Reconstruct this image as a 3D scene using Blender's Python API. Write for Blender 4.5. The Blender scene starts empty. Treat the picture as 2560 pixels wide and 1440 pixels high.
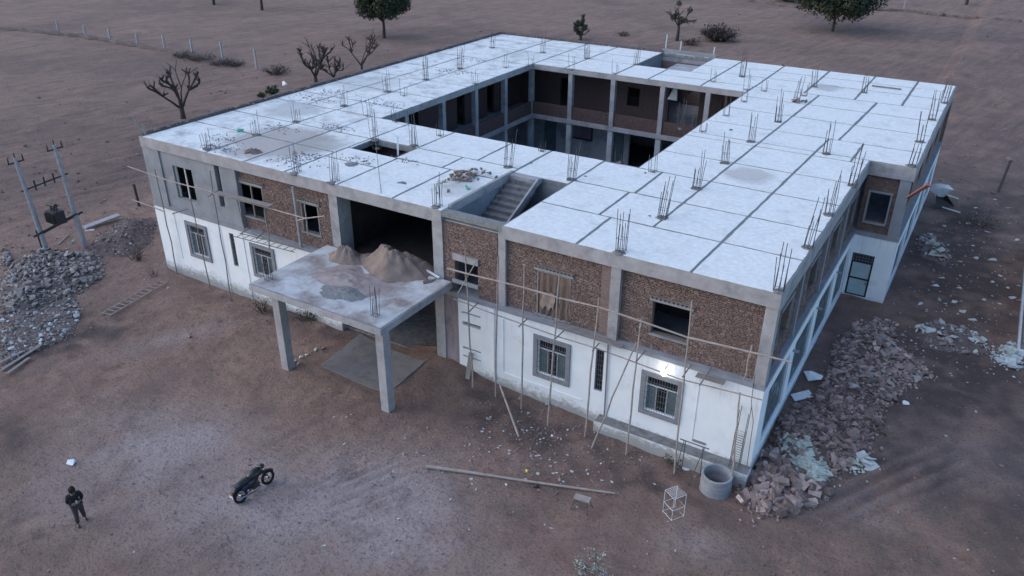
import bpy, bmesh, math, random
import numpy as np
from mathutils import Vector, Matrix
random.seed(7); rng = np.random.default_rng(7)
S = bpy.context.scene
COL = S.collection
# ------------------------------------------------------------------ camera
CAM = np.array([39.242, -25.291, 20.787]); FPX = 1982.369
YAW, PIT, ROL = -0.5474, 0.4832, 0.0046
def _basis():
    cy, sy, cp, sp = math.cos(YAW), math.sin(YAW), math.cos(PIT), math.sin(PIT)
    F = np.array([sy*cp, cy*cp, -sp]); R = np.array([cy, -sy, 0.]); U = np.cross(R, F)
    c, s = math.cos(ROL), math.sin(ROL)
    return c*R+s*U, -s*R+c*U, F
RV, UV, FV = _basis()
cd = bpy.data.cameras.new('camera'); cam = bpy.data.objects.new('camera', cd); COL.objects.link(cam)
cd.sensor_width = 36; cd.lens = FPX/2560*36; cd.clip_end = 2000; cd.clip_start = .1
m = Matrix.Identity(4)
for i in range(3):
    m[i][0] = RV[i]; m[i][1] = UV[i]; m[i][2] = -FV[i]; m[i][3] = CAM[i]
cam.matrix_world = m
S.camera = cam
# ------------------------------------------------------------------ light
SUN_EL, SUN_AZ = math.radians(15), math.radians(245)
w = bpy.data.worlds.new("World"); S.world = w; w.use_nodes = True
wn = w.node_tree; bg = wn.nodes['Background']
sky = wn.nodes.new('ShaderNodeTexSky'); sky.sky_type = 'NISHITA'; sky.sun_disc = False
sky.sun_elevation = SUN_EL; sky.sun_rotation = SUN_AZ; sky.air_density = 1.0; sky.dust_density = 1.0; sky.ozone_density = 3.0
wn.links.new(sky.outputs[0], bg.inputs[0]); bg.inputs[1].default_value = 0.10
sl = bpy.data.lights.new('sun', 'SUN'); sl.energy = 0.5; sl.angle = math.radians(70); sl.color = (1, .97, .96)
so = bpy.data.objects.new('sun', sl); COL.objects.link(so); so.location = (0, 0, 60)
SUN_AZ = math.radians(225)
sd = Vector((math.sin(SUN_AZ)*math.cos(math.radians(55)), math.cos(SUN_AZ)*math.cos(math.radians(55)), math.sin(math.radians(55))))
so.rotation_euler = sd.to_track_quat('Z', 'Y').to_euler()
S.view_settings.view_transform = 'Standard'; S.view_settings.look = 'None'; S.view_settings.gamma = 1
S.view_settings.use_curve_mapping = False; S.view_settings.exposure = 1.65

# ------------------------------------------------------------------ helpers
def ray(u, v):
    return RV*((u-1280)/FPX) - UV*((v-720)/FPX) + FV
def G(u, v, z=0.):
    d = ray(u, v); return CAM + d*((z-CAM[2])/d[2])
def GY(u, v, y=0.):
    d = ray(u, v); return CAM + d*((y-CAM[1])/d[1])
def GX(u, v, x=0.):
    d = ray(u, v); return CAM + d*((x-CAM[0])/d[0])
def cv(x, z, y):      # move a point measured on the plane y=0 along its sight line
    t = (y-CAM[1])/(0-CAM[1]); return CAM[0]+(x-CAM[0])*t, CAM[2]+(z-CAM[2])*t
WL = {}
def wl(o): return WL.get(o.name, np.zeros(3)) if o else np.zeros(3)
def link(o, parent, world):
    COL.objects.link(o); world = np.array(world, float)
    if parent: o.parent = parent
    o.location = tuple(world - wl(parent)); WL[o.name] = world
    return o
def tag(o, label=None, cat=None, group=None, kind=None):
    if label: o['label'] = label
    if cat: o['category'] = cat
    if group: o['group'] = group
    if kind: o['kind'] = kind
    return o
def empty(name, loc, label, cat, group=None):
    o = bpy.data.objects.new(name, None); o.empty_display_size = .3
    link(o, None, loc); return tag(o, label, cat, group)
class MB:
    def __init__(s): s.v = []; s.f = []
    def add(s, V, Fc):
        n = len(s.v); s.v.extend([tuple(map(float, p)) for p in V]); s.f.extend([tuple(i+n for i in q) for q in Fc]); return s
    def box(s, x0, x1, y0, y1, z0, z1, j=0.):
        V = [(x, y, z) for z in (z0, z1) for y in (y0, y1) for x in (x0, x1)]
        if j: V = [tuple(c+random.uniform(-j, j) for c in p) for p in V]
        return s.add(V, [(0, 2, 3, 1), (4, 5, 7, 6), (0, 1, 5, 4), (2, 6, 7, 3), (0, 4, 6, 2), (1, 3, 7, 5)])
    def bar(s, p, q, wd, th, up=(0, 0, 1)):
        p = np.array(p, float); q = np.array(q, float); d = q-p; d /= np.linalg.norm(d)
        a = np.cross(d, up); 
        if np.linalg.norm(a) < 1e-4: a = np.cross(d, (1, 0, 0))
        a /= np.linalg.norm(a); b = np.cross(a, d); a = a*wd/2; b = b*th/2
        V = [p-a-b, p+a-b, p+a+b, p-a+b, q-a-b, q+a-b, q+a+b, q-a+b]
        return s.add(V, [(0, 3, 2, 1), (4, 5, 6, 7), (0, 1, 5, 4), (1, 2, 6, 5), (2, 3, 7, 6), (3, 0, 4, 7)])
    def tube(s, pts, rad, n=6, cap=True):
        pts = [np.array(p, float) for p in pts]
        if not hasattr(rad, '__len__'): rad = [rad]*len(pts)
        V = []; Fc = []; a = None
        for i, p in enumerate(pts):
            d = pts[min(i+1, len(pts)-1)]-pts[max(i-1, 0)]; d = d/(np.linalg.norm(d)+1e-9)
            if a is None: a = np.cross(d, (0, 0, 1)) if abs(d[2]) < .95 else np.cross(d, (1, 0, 0))
            a = a-d*np.dot(a, d); a = a/(np.linalg.norm(a)+1e-9); b = np.cross(d, a)
            for k in range(n):
                t = 2*math.pi*k/n; V.append(p+(a*math.cos(t)+b*math.sin(t))*rad[i])
        for i in range(len(pts)-1):
            for k in range(n):
                k2 = (k+1) % n; Fc.append((i*n+k, i*n+k2, (i+1)*n+k2, (i+1)*n+k))
        if cap: Fc.append(tuple(range(n))[::-1]); Fc.append(tuple(range((len(pts)-1)*n, len(pts)*n)))
        return s.add(V, Fc)
    def ring(s, c, ax, R, r, n=20, m=6, squash=1.):
        c = np.array(c, float); ax = np.array(ax, float); ax /= np.linalg.norm(ax)
        a = np.cross(ax, (0, 0, 1)) if abs(ax[2]) < .9 else np.cross(ax, (1, 0, 0)); a /= np.linalg.norm(a); b = np.cross(ax, a)
        V = []; Fc = []
        for i in range(n):
            t = 2*math.pi*i/n; e = a*math.cos(t)+b*math.sin(t)
            for k in range(m):
                u = 2*math.pi*k/m; V.append(c+e*(R+r*math.cos(u))+ax*r*squash*math.sin(u))
        for i in range(n):
            for k in range(m):
                i2 = (i+1) % n; k2 = (k+1) % m; Fc.append((i*m+k, i2*m+k, i2*m+k2, i*m+k2))
        return s.add(V, Fc)
    def lathe(s, c, prof, n=24, closed=True):
        V = []; Fc = []; k = len(prof)
        for i in range(n):
            t = 2*math.pi*i/n
            for r, z in prof: V.append((c[0]+r*math.cos(t), c[1]+r*math.sin(t), c[2]+z))
        for i in range(n):
            i2 = (i+1) % n
            for j in range(k if closed else k-1):
                j2 = (j+1) % k; Fc.append((i*k+j, i2*k+j, i2*k+j2, i*k+j2))
        return s.add(V, Fc)
    def blob(s, c, rx, ry, rz, n=10, m=6, j=.0, rot=None):
        V = [(0, 0, -1)]; 
        for i in range(1, m):
            ph = -math.pi/2+math.pi*i/m
            for k in range(n):
                t = 2*math.pi*k/n; q = 1+random.uniform(-j, j); V.append((math.cos(ph)*math.cos(t)*q, math.cos(ph)*math.sin(t)*q, math.sin(ph)*q))
        V.append((0, 0, 1)); V = np.array(V)*[rx, ry, rz]
        if rot is not None: V = V@np.array(rot).T
        V = V+np.array(c); Fc = []
        for k in range(n): Fc.append((0, 1+(k+1) % n, 1+k)); Fc.append((len(V)-1, 1+(m-2)*n+k, 1+(m-2)*n+(k+1) % n))
        for i in range(m-2):
            for k in range(n):
                a = 1+i*n+k; b = 1+i*n+(k+1) % n; Fc.append((a, b, b+n, a+n))
        return s.add(V, Fc)
    def cells(s, us, vs, solid, w0, w1, mp):
        """grid of cells extruded between w0 and w1, only outer faces; mp(u,v,w)->xyz"""
        idx = {}; V = []; Fc = []
        def g(i, j, k):
            key = (i, j, k)
            if key not in idx: idx[key] = len(V); V.append(mp(us[i], vs[j], (w0, w1)[k]))
            return idx[key]
        nu, nv = len(us)-1, len(vs)-1
        sol = [[solid((us[i]+us[i+1])/2, (vs[j]+vs[j+1])/2) for j in range(nv)] for i in range(nu)]
        sf = lambda i, j: 0 <= i < nu and 0 <= j < nv and sol[i][j]
        for i in range(nu):
            for j in range(nv):
                if not sol[i][j]: continue
                Fc.append((g(i, j, 0), g(i, j+1, 0), g(i+1, j+1, 0), g(i+1, j, 0)))
                Fc.append((g(i, j, 1), g(i+1, j, 1), g(i+1, j+1, 1), g(i, j+1, 1)))
                if not sf(i-1, j): Fc.append((g(i, j, 0), g(i, j, 1), g(i, j+1, 1), g(i, j+1, 0)))
                if not sf(i+1, j): Fc.append((g(i+1, j, 0), g(i+1, j+1, 0), g(i+1, j+1, 1), g(i+1, j, 1)))
                if not sf(i, j-1): Fc.append((g(i, j, 0), g(i+1, j, 0), g(i+1, j, 1), g(i, j, 1)))
                if not sf(i, j+1): Fc.append((g(i, j+1, 0), g(i, j+1, 1), g(i+1, j+1, 1), g(i+1, j+1, 0)))
        return s.add(V, Fc)
    def build(s, name, mt, parent=None, kind=None, smooth=False, origin=None, fixn=False):
        A = np.array(s.v); 
        if origin is None: origin = np.array([(A[:, 0].min()+A[:, 0].max())/2, (A[:, 1].min()+A[:, 1].max())/2, A[:, 2].min()])
        origin = np.array(origin, float)
        me = bpy.data.meshes.new(name); me.from_pydata((A-origin).tolist(), [], s.f); me.materials.append(mt)
        if fixn:
            b = bmesh.new(); b.from_mesh(me); bmesh.ops.recalc_face_normals(b, faces=b.faces[:]); b.to_mesh(me); b.free()
        if smooth: me.polygons.foreach_set('use_smooth', [True]*len(me.polygons))
        me.update()
        o = bpy.data.objects.new(name, me); link(o, parent, origin)
        if kind: o['kind'] = kind
        return o
def wallY(mb, y0, y1, x0, x1, z0, z1, holes=()):     # wall along x; holes (xa,xb,za,zb)
    us = sorted({x0, x1, *[min(max(h[k], x0), x1) for h in holes for k in (0, 1)]})
    vs = sorted({z0, z1, *[min(max(h[k], z0), z1) for h in holes for k in (2, 3)]})
    mb.cells(us, vs, lambda u, v: not any(h[0] < u < h[1] and h[2] < v < h[3] for h in holes), y0, y1, lambda u, v, w: (u, w, v)); return mb
def wallX(mb, x0, x1, y0, y1, z0, z1, holes=()):
    us = sorted({y0, y1, *[min(max(h[k], y0), y1) for h in holes for k in (0, 1)]})
    vs = sorted({z0, z1, *[min(max(h[k], z0), z1) for h in holes for k in (2, 3)]})
    mb.cells(us, vs, lambda u, v: not any(h[0] < u < h[1] and h[2] < v < h[3] for h in holes), x0, x1, lambda u, v, w: (w, u, v)); return mb
# value noise for meshes
_P = rng.random((64, 64))
def vn(x, y):
    x = np.asarray(x, float); y = np.asarray(y, float); xi = np.floor(x).astype(int); yi = np.floor(y).astype(int); fx = x-xi; fy = y-yi
    fx = fx*fx*(3-2*fx); fy = fy*fy*(3-2*fy); g = lambda a, b: _P[a % 64, b % 64]
    return (g(xi, yi)*(1-fx)+g(xi+1, yi)*fx)*(1-fy)+(g(xi, yi+1)*(1-fx)+g(xi+1, yi+1)*fx)*fy-.5
def gz(x, y):        # height of the ground (gentle part)
    x = np.asarray(x, float); y = np.asarray(y, float)
    r = .62*np.exp(-(((x-20.3)/2.2)**2+((y-.6)/1.7)**2))
    r += .42*np.clip((y-1)/9, 0, 1)*np.clip((x-33)/1.5, 0, 1)*np.clip((62-x)/15, 0, 1)
    r -= .28*np.exp(-(((x-34)/5)**2+((y+.5)/2.5)**2))
    r -= .12*np.exp(-(((x-3)/4)**2+((y)/2)**2))
    return r
# ------------------------------------------------------------------ materials
def mat(name, c1, c2, scale=2., rough=.9, bump=.0, bscale=20., c3=None, s3=.3, t3=(.55, .7), metal=0., detail=6, stretch=None, spec=.3, contrast=(.3, .7)):
    mt = bpy.data.materials.new(name); mt.use_nodes = True; nt = mt.node_tree; N = nt.nodes; L = nt.links
    b = N['Principled BSDF']; b.inputs['Roughness'].default_value = rough; b.inputs['Metallic'].default_value = metal
    b.inputs['Specular IOR Level'].default_value = spec
    g = N.new('ShaderNodeNewGeometry'); pos = g.outputs['Position']
    if stretch:
        mp = N.new('ShaderNodeMapping'); mp.inputs['Scale'].default_value = stretch; L.new(pos, mp.inputs[0]); pos = mp.outputs[0]
    n = N.new('ShaderNodeTexNoise'); n.inputs['Scale'].default_value = scale; n.inputs['Detail'].default_value = detail; n.inputs['Roughness'].default_value = .62; L.new(pos, n.inputs[0])
    r = N.new('ShaderNodeValToRGB'); r.color_ramp.elements[0].position = contrast[0]; r.color_ramp.elements[1].position = contrast[1]
    r.color_ramp.elements[0].color = (*c1, 1); r.color_ramp.elements[1].color = (*c2, 1); L.new(n.outputs[0], r.inputs[0])
    out = r.outputs[0]
    if c3:
        n3 = N.new('ShaderNodeTexNoise'); n3.inputs['Scale'].default_value = s3; n3.inputs['Detail'].default_value = 5; n3.inputs['Roughness'].default_value = .65; L.new(g.outputs['Position'], n3.inputs[0])
        mr = N.new('ShaderNodeMapRange'); mr.inputs[1].default_value = t3[0]; mr.inputs[2].default_value = t3[1]; L.new(n3.outputs[0], mr.inputs[0])
        mx = N.new('ShaderNodeMix'); mx.data_type = 'RGBA'; L.new(mr.outputs[0], mx.inputs[0]); L.new(out, mx.inputs[6]); mx.inputs[7].default_value = (*c3, 1); out = mx.outputs[2]
    L.new(out, b.inputs['Base Color'])
    if bump:
        nb = N.new('ShaderNodeTexNoise'); nb.inputs['Scale'].default_value = bscale; nb.inputs['Detail'].default_value = 5; L.new(g.outputs['Position'], nb.inputs[0])
        bp = N.new('ShaderNodeBump'); bp.inputs['Strength'].default_value = bump; bp.inputs['Distance'].default_value = .05; L.new(nb.outputs[0], bp.inputs['Height']); L.new(bp.outputs[0], b.inputs['Normal'])
    mt['out'] = 1
    return mt
def mixin(mt, fac_fn, color):
    """put another colour over the base colour where fac_fn(nodes, links, position) is 1"""
    nt = mt.node_tree; N = nt.nodes; L = nt.links; b = N['Principled BSDF']
    src = b.inputs['Base Color'].links[0].from_socket
    g = [n for n in N if n.type == 'NEW_GEOMETRY'][0]
    fac = fac_fn(N, L, g.outputs['Position'])
    mx = N.new('ShaderNodeMix'); mx.data_type = 'RGBA'; L.new(fac, mx.inputs[0]); L.new(src, mx.inputs[6]); mx.inputs[7].default_value = (*color, 1)
    L.new(mx.outputs[2], b.inputs['Base Color'])
def mth(N, L, op, a, b_=None, c=None, clamp=False):
    n = N.new('ShaderNodeMath'); n.operation = op; n.use_clamp = clamp
    for i, x in enumerate((a, b_, c)):
        if x is None: continue
        if hasattr(x, 'is_output'): L.new(x, n.inputs[i])
        else: n.inputs[i].default_value = x
    return n.outputs[0]
def noise(N, L, pos, scale, sc=(1, 1, 1), detail=5, rough=.6):
    mp = N.new('ShaderNodeMapping'); mp.inputs['Scale'].default_value = sc; L.new(pos, mp.inputs[0])
    n = N.new('ShaderNodeTexNoise'); n.inputs['Scale'].default_value = scale; n.inputs['Detail'].default_value = detail; n.inputs['Roughness'].default_value = rough; L.new(mp.outputs[0], n.inputs[0]); return n.outputs[0]
def ramp(N, L, x, a, b_):
    r = N.new('ShaderNodeMapRange'); r.inputs[1].default_value = a; r.inputs[2].default_value = b_; L.new(x, r.inputs[0]); return r.outputs[0]
def xyz(N, L, pos):
    s = N.new('ShaderNodeSeparateXYZ'); L.new(pos, s.inputs[0]); return s.outputs
M = {}
M['roof'] = mat('roof_screed', (.58, .60, .625), (.73, .755, .775), 4.5, .9, .4, 30, c3=(.46, .48, .50), s3=1.1, t3=(.54, .85), contrast=(.3, .66), detail=9)
def patch(cx, cy, r, k=1.):
    def f(N, L, pos):
        v = N.new('ShaderNodeVectorMath'); v.operation = 'DISTANCE'; L.new(pos, v.inputs[0]); v.inputs[1].default_value = (cx, cy, 8.0)
        n = noise(N, L, pos, 1.1); d = mth(N, L, 'MULTIPLY_ADD', n, r*1.3, v.outputs['Value']); return mth(N, L, 'MULTIPLY', ramp(N, L, d, r*1.75, r*1.35), k)
    return f
mixin(M['roof'], patch(7.3, 3.2, 3.1, .8), (.33, .285, .275))
mixin(M['roof'], patch(9.3, 4.0, 1.8, .6), (.3, .3, .3))
mixin(M['roof'], patch(30.1, 11.4, 1.25, .6), (.36, .32, .32))
mixin(M['roof'], patch(29.3, 31.5, 1.1, .55), (.3, .28, .3))
mixin(M['roof'], patch(3.2, 8.2, 1.9, .6), (.33, .34, .36))
mixin(M['roof'], patch(2.5, 16, 2.4, .5), (.38, .4, .42))
mixin(M['roof'], patch(19.3, 2.6, 1.3, .5), (.4, .4, .4))
mixin(M['roof'], patch(6.5, 29.5, 2.2, .35), (.4, .42, .45))
def speck(N, L, pos):
    return mth(N, L, 'MULTIPLY', ramp(N, L, noise(N, L, pos, 3.5, detail=8, rough=.8), .62, .72), .5)
mixin(M['roof'], speck, (.22, .22, .23))
def blot(N, L, pos):
    x = xyz(N, L, pos)[0]; k = ramp(N, L, x, 15, 7); return mth(N, L, 'MULTIPLY', mth(N, L, 'MULTIPLY_ADD', k, .8, .15), ramp(N, L, noise(N, L, pos, .9, detail=9, rough=.75), .48, .66))
mixin(M['roof'], blot, (.36, .37, .40))
M['joint'] = mat('roof_joint', (.13, .14, .15), (.25, .26, .275), 5, .95, .3, 40)
M['conc'] = mat('concrete', (.24, .242, .262), (.37, .372, .395), 1.6, .9, .35, 25, c3=(.16, .16, .172), s3=1.2, t3=(.52, .75))
mixin(M['conc'], lambda N, L, p: mth(N, L, 'MULTIPLY', ramp(N, L, noise(N, L, p, .35), .5, .62), .3), (.36, .30, .335))
M['concdark'] = mat('rough_concrete', (.11, .11, .115), (.24, .24, .25), 4, .95, .5, 30)
M['plaster'] = mat('grey_plaster', (.20, .212, .245), (.285, .30, .335), 1.2, .95, .4, 40, c3=(.16, .17, .175), s3=1.1, t3=(.56, .8))
M['white'] = mat('white_paint', (.66, .70, .76), (.76, .79, .84), 1., .8, .15, 20, c3=(.5, .53, .58), s3=.8, t3=(.58, .8))
def lowgrime(N, L, pos):
    z = xyz(N, L, pos)[2]; n = noise(N, L, pos, 3.5, (1, 1, 1.6), 9, .75); n2 = noise(N, L, pos, .5)
    h = mth(N, L, 'ADD', mth(N, L, 'MULTIPLY', n, 1.5), mth(N, L, 'MULTIPLY', n2, .8)); d = mth(N, L, 'SUBTRACT', mth(N, L, 'ADD', z, .25), mth(N, L, 'SUBTRACT', h, .75)); return mth(N, L, 'MULTIPLY', ramp(N, L, d, .45, .0), .75)
def topstreak(N, L, pos):
    z = xyz(N, L, pos)[2]; n = noise(N, L, pos, 1.0, (5, 5, .25), 6, .7); d = mth(N, L, 'SUBTRACT', 4.2, z)
    k = ramp(N, L, mth(N, L, 'SUBTRACT', n, mth(N, L, 'MULTIPLY', d, .06)), .5, .66); return mth(N, L, 'MULTIPLY', k, .38)
mixin(M['white'], topstreak, (.33, .35, .38)); mixin(M['white'], lowgrime, (.17, .16, .15))
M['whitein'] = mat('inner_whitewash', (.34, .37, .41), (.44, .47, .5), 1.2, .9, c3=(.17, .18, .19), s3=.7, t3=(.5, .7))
M['purple'] = mat('purple_primer', (.17, .14, .17), (.30, .26, .30), 1.4, .9, stretch=(2, 2, .5), c3=(.1, .08, .09), s3=1.2)
M['surround'] = mat('window_surround_grey', (.17, .175, .20), (.24, .245, .27), 6, .8, .1, 30)
M['bay'] = mat('bay_cement', (.13, .15, .175), (.22, .245, .28), 3, .9, .2, 30)
M['frame'] = mat('white_window_frame', (.6, .63, .66), (.7, .72, .75), 5, .5)
M['grille'] = mat('grille_steel', (.13, .14, .16), (.20, .21, .24), 5, .5, metal=.3)
M['pane'] = mat('window_glass', (.012, .014, .018), (.02, .024, .03), 5, .12, spec=.5)
M['paneblue'] = mat('bluish_glass', (.08, .12, .14), (.14, .19, .21), 1.5, .2, spec=.5)
M['dark'] = mat('shade_dark_interior', (.035, .029, .031), (.065, .053, .055), 2, .95)  # near-black: the shade inside the rooms is put into the colour
def brickmat(name, obj):
    mt = mat(name, (.14, .10, .093), (.27, .195, .18), 9, .95, .6, 60)
    nt = mt.node_tree; N = nt.nodes; L = nt.links
    if obj: i = N.new('ShaderNodeObjectInfo').outputs['Random']
    else: i = [n for n in N if n.type == 'NEW_GEOMETRY'][0].outputs['Random Per Island']
    r = N.new('ShaderNodeValToRGB'); cr = r.color_ramp; cr.interpolation = 'LINEAR'
    cols = [(0, (.115, .085, .082)), (.25, (.21, .145, .13)), (.5, (.18, .132, .125)), (.75, (.25, .165, .15)), (1, (.31, .25, .24))]
    cr.elements[0].color = (*cols[0][1], 1); cr.elements[1].color = (*cols[-1][1], 1)
    for p, c in cols[1:-1]:
        e = cr.elements.new(p); e.color = (*c, 1)
    L.new(i, r.inputs[0]); b = N['Principled BSDF']; src = b.inputs['Base Color'].links[0].from_socket
    mx = N.new('ShaderNodeMix'); mx.data_type = 'RGBA'; mx.inputs[0].default_value = .65; L.new(src, mx.inputs[6]); L.new(r.outputs[0], mx.inputs[7]); L.new(mx.outputs[2], b.inputs['Base Color'])
    return mt
M['brick'] = brickmat('brick', False); M['kerbbrick'] = mat('dark_kerb_brick', (.07, .058, .06), (.20, .16, .165), 6, .95, .5, 40); M['brick1'] = brickmat('brick_single', True)
M['mortar'] = mat('mortar', (.12, .10, .095), (.22, .19, .18), 12, .95, .6, 50)
M['brickfar'] = mat('distant_brickwork', (.13, .095, .09), (.26, .19, .18), 9, .95, .7, 18, stretch=(1, 1, 2.5), detail=8)
M['brickin'] = mat('shaded_inner_brick', (.055, .036, .036), (.15, .10, .095), 7, .95, .7, 18, stretch=(1, 1, 3.2), detail=8)  # darker copy of the distant brickwork, courtyard and indoor shade painted in
M['steel'] = mat('rusty_rebar', (.05, .05, .06), (.10, .09, .10), 5, .7)
M['bamboo'] = mat('bamboo', (.22, .19, .18), (.36, .31, .30), 4, .8, .2, 20)
M['bamboodark'] = mat('weathered_bamboo', (.13, .12, .13), (.22, .2, .21), 4, .85)
M['wood'] = mat('weathered_plank', (.17, .15, .15), (.28, .26, .26), 3, .9, .3, 30, stretch=(1, 6, 6))
M['rope'] = mat('rope', (.3, .26, .25), (.42, .38, .36), 20, .95)
M['stone'] = mat('rubble_stone', (.21, .165, .16), (.36, .29, .285), 3.5, .95, .6, 30)
M['stone1'] = mat('brown_stone', (.13, .10, .098), (.31, .235, .228), 3, .95, .6, 30)
M['stonegrey'] = mat('grey_stone', (.14, .122, .12), (.34, .31, .31), 3, .95, .6, 30)
for k in ('stone', 'stone1', 'stonegrey'):
    nt = M[k].node_tree; N = nt.nodes; L = nt.links
    i = N.new('ShaderNodeObjectInfo').outputs['Random']; g = [n for n in N if n.type == 'NEW_GEOMETRY'][0].outputs['Random Per Island']
    a = mth(N, L, 'FRACT', mth(N, L, 'ADD', i, g)); a = mth(N, L, 'MULTIPLY_ADD', a, 1.0, .5)
    b = N['Principled BSDF']; src = b.inputs['Base Color'].links[0].from_socket
    vm = N.new('ShaderNodeVectorMath'); vm.operation = 'SCALE'; L.new(src, vm.inputs[0]); L.new(a, vm.inputs['Scale']); L.new(vm.outputs[0], b.inputs['Base Color'])
M['debris'] = mat('pale_green_plaster_waste', (.30, .35, .33), (.55, .60, .57), 3, .95, .5, 30, c3=(.2, .2, .19), s3=1.5)
M['litter'] = mat('pale_litter', (.32, .35, .39), (.5, .54, .58), 4, .9)
M['earth'] = mat('dark_earth', (.085, .068, .068), (.16, .128, .127), 3, 1., .6, 20)
M['sand'] = mat('sand', (.14, .112, .104), (.24, .19, .176), 2, 1., .5, 25)
M['sandspill'] = mat('dusty_sand_spill', (.20, .165, .165), (.34, .30, .31), 2.2, 1., .5, 25)
M['gravel'] = mat('grey_gravel', (.12, .13, .14), (.24, .25, .27), 9, 1., .6, 40)
M['cloth'] = mat('white_cloth', (.55, .6, .65), (.68, .72, .76), 4, .9)
M['sackdirty'] = mat('dusty_sack', (.42, .42, .42), (.58, .57, .56), 5, .95)
M['green'] = mat('green_plastic', (.08, .36, .28), (.14, .5, .4), 6, .6)
M['yellow'] = mat('yellow_plastic', (.62, .6, .12), (.75, .72, .2), 6, .6)
M['jute'] = mat('brown_jute_curtain', (.10, .07, .06), (.19, .14, .12), 5, 1., stretch=(3, 3, 1))
M['jutelight'] = mat('tan_cloth', (.22, .17, .15), (.3, .24, .22), 5, 1.)
M['bark'] = mat('bark', (.035, .028, .028), (.075, .06, .06), 8, .95, .6, 30)
M['leaf'] = mat('dark_foliage', (.025, .034, .022), (.06, .075, .046), 1.2, .8)
M['drytwig'] = mat('dry_twigs', (.05, .042, .04), (.10, .08, .075), 2, .95)
M['black'] = mat('black_plastic', (.008, .008, .01), (.016, .016, .02), 6, .35, spec=.5)
M['rubber'] = mat('tyre_rubber', (.01, .01, .011), (.018, .018, .02), 10, .85)
M['chrome'] = mat('chrome', (.2, .21, .24), (.3, .32, .35), 5, .25, metal=.8)
M['bluepaint'] = mat('dark_blue_paint', (.015, .018, .05), (.02, .025, .07), 5, .35)
M['hair'] = mat('black_hair', (.008, .007, .007), (.014, .012, .012), 30, .7)
M['hoodie'] = mat('black_jacket', (.010, .010, .013), (.02, .02, .024), 8, .9)
M['trousers'] = mat('grey_brown_trousers', (.035, .03, .03), (.055, .048, .047), 8, .95)
M['skin'] = mat('skin', (.2, .12, .09), (.25, .15, .115), 8, .6)
M['red'] = mat('rust_red_board', (.22, .075, .055), (.32, .12, .09), 4, .8)
M['dooriron'] = mat('grey_blue_door', (.28, .36, .40), (.36, .45, .5), 2, .6)
M['bluewall'] = mat('brick_base_pale', (.5, .55, .6), (.66, .7, .75), 3, .9, .5, 15)
M['trafo'] = mat('transformer_steel', (.02, .02, .024), (.045, .045, .05), 6, .6)
M['postconc'] = mat('pole_concrete', (.24, .24, .26), (.34, .34, .37), 4, .9)

# ------------------------------------------------------------------ ground
def axis(lo, hi, f0, f1, fine, grow=1.13):
    a = list(np.arange(f0, f1+1e-6, fine)); s = fine; x = a[-1]
    while x < hi: s *= grow; x += min(s, 25); a.append(x)
    s = fine; x = a[0]; b = []
    while x > lo: s *= grow; x -= min(s, 25); b.append(x)
    return np.array(b[::-1]+a)
gx = axis(-330, 300, -3, 47, .11, 1.04); gy = axis(-120, 520, -18, 18, .11, 1.04)
X, Y = np.meshgrid(gx, gy, indexing='ij')
inside = (X > .8) & (X < 34) & (Y > .8) & (Y < 36)
rough = np.where((X > -12), 1., .7)
Z = gz(X, Y)+.10*vn(X*.45, Y*.45)+.06*vn(X*1.3+9, Y*1.3)+.045*vn(X*3.1, Y*3.1+5)
drive = np.exp(-(((X-20)/8)**2+((Y+11)/5.0)**2))
Z -= drive*(.06*vn(X*1.3+9, Y*1.3)+.03*vn(X*3.1, Y*3.1+5))
# plough furrows of the field, tyre ruts in the yard
furd = (X*.45+Y*.89); field = np.clip((Y-(X*.0+42))/6, 0, 1)+np.clip((-10-X)/5, 0, 1); field = np.clip(field, 0, 1)
Z += field*.07*np.sin(furd*2*math.pi/2.3+1.2*vn(X*.05, Y*.05))*np.clip(.35+1.3*vn(X*.11, Y*.11), 0, 1)*np.clip((70-Y)/30, 0, 1)*0+field*.10*np.sin((X*.97-Y*.24)*2*math.pi/1.9+3*vn(X*.05, Y*.05))*np.clip(.5+1.2*vn(X*.11, Y*.11), 0, 1)*np.clip((75-Y)/40, 0, 1)+field*.12*vn(X*.7, Y*.7)
a2 = (X-39.5)*.84+(Y-2.5)*-.54; b2 = (X-39.5)*.54+(Y-2.5)*.84
Z -= .07*np.exp(-(b2/3.2)**4-(a2/1.3)**4)*(np.sin(a2*2*math.pi/.62)+.4)
a3 = (X-22.5)*.5+(Y+8.5)*.86; b3 = (X-22.5)*.86-(Y+8.5)*.5
rip = np.exp(-(b3/1.6)**4-(a3/1.7)**4)*np.sin(b3*2*math.pi/.5+a3*1.3+1.5*vn(X*.9, Y*.9)); Z -= .05*rip
rut = np.exp(-(b2/3.4)**4-(a2/1.4)**4)*np.sin(a2*2*math.pi/.66+1.2*vn(X*.6, Y*.6))
tracks = np.zeros_like(X)
for pts in ([(1010, 1010), (800, 1180), (560, 1330), (330, 1440)], [(1060, 1040), (880, 1210), (660, 1370), (480, 1440)], [(930, 1020), (700, 1130), (430, 1210), (60, 1330)], [(2240, 1440), (2270, 1250), (2350, 1080), (2400, 900)]):
    w_ = [G(*q)[:2] for q in pts]; best = np.full_like(X, 99.)
    for i in range(len(w_)-1):
        ax_, ay_ = w_[i]; bx_, by_ = w_[i+1]; L2 = (bx_-ax_)**2+(by_-ay_)**2; tt = np.clip(((X-ax_)*(bx_-ax_)+(Y-ay_)*(by_-ay_))/L2, 0, 1); best = np.minimum(best, np.hypot(X-ax_-tt*(bx_-ax_)+.35*vn(X*.3, Y*.3), Y-ay_-tt*(by_-ay_)))
    for off_ in (-.62, .62): tracks = np.maximum(tracks, np.exp(-((np.abs(best)-.62)/.17)**2)*(.6+vn(X*1.1, Y*1.1)))
Z -= .035*np.clip(tracks, 0, 1)
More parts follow.
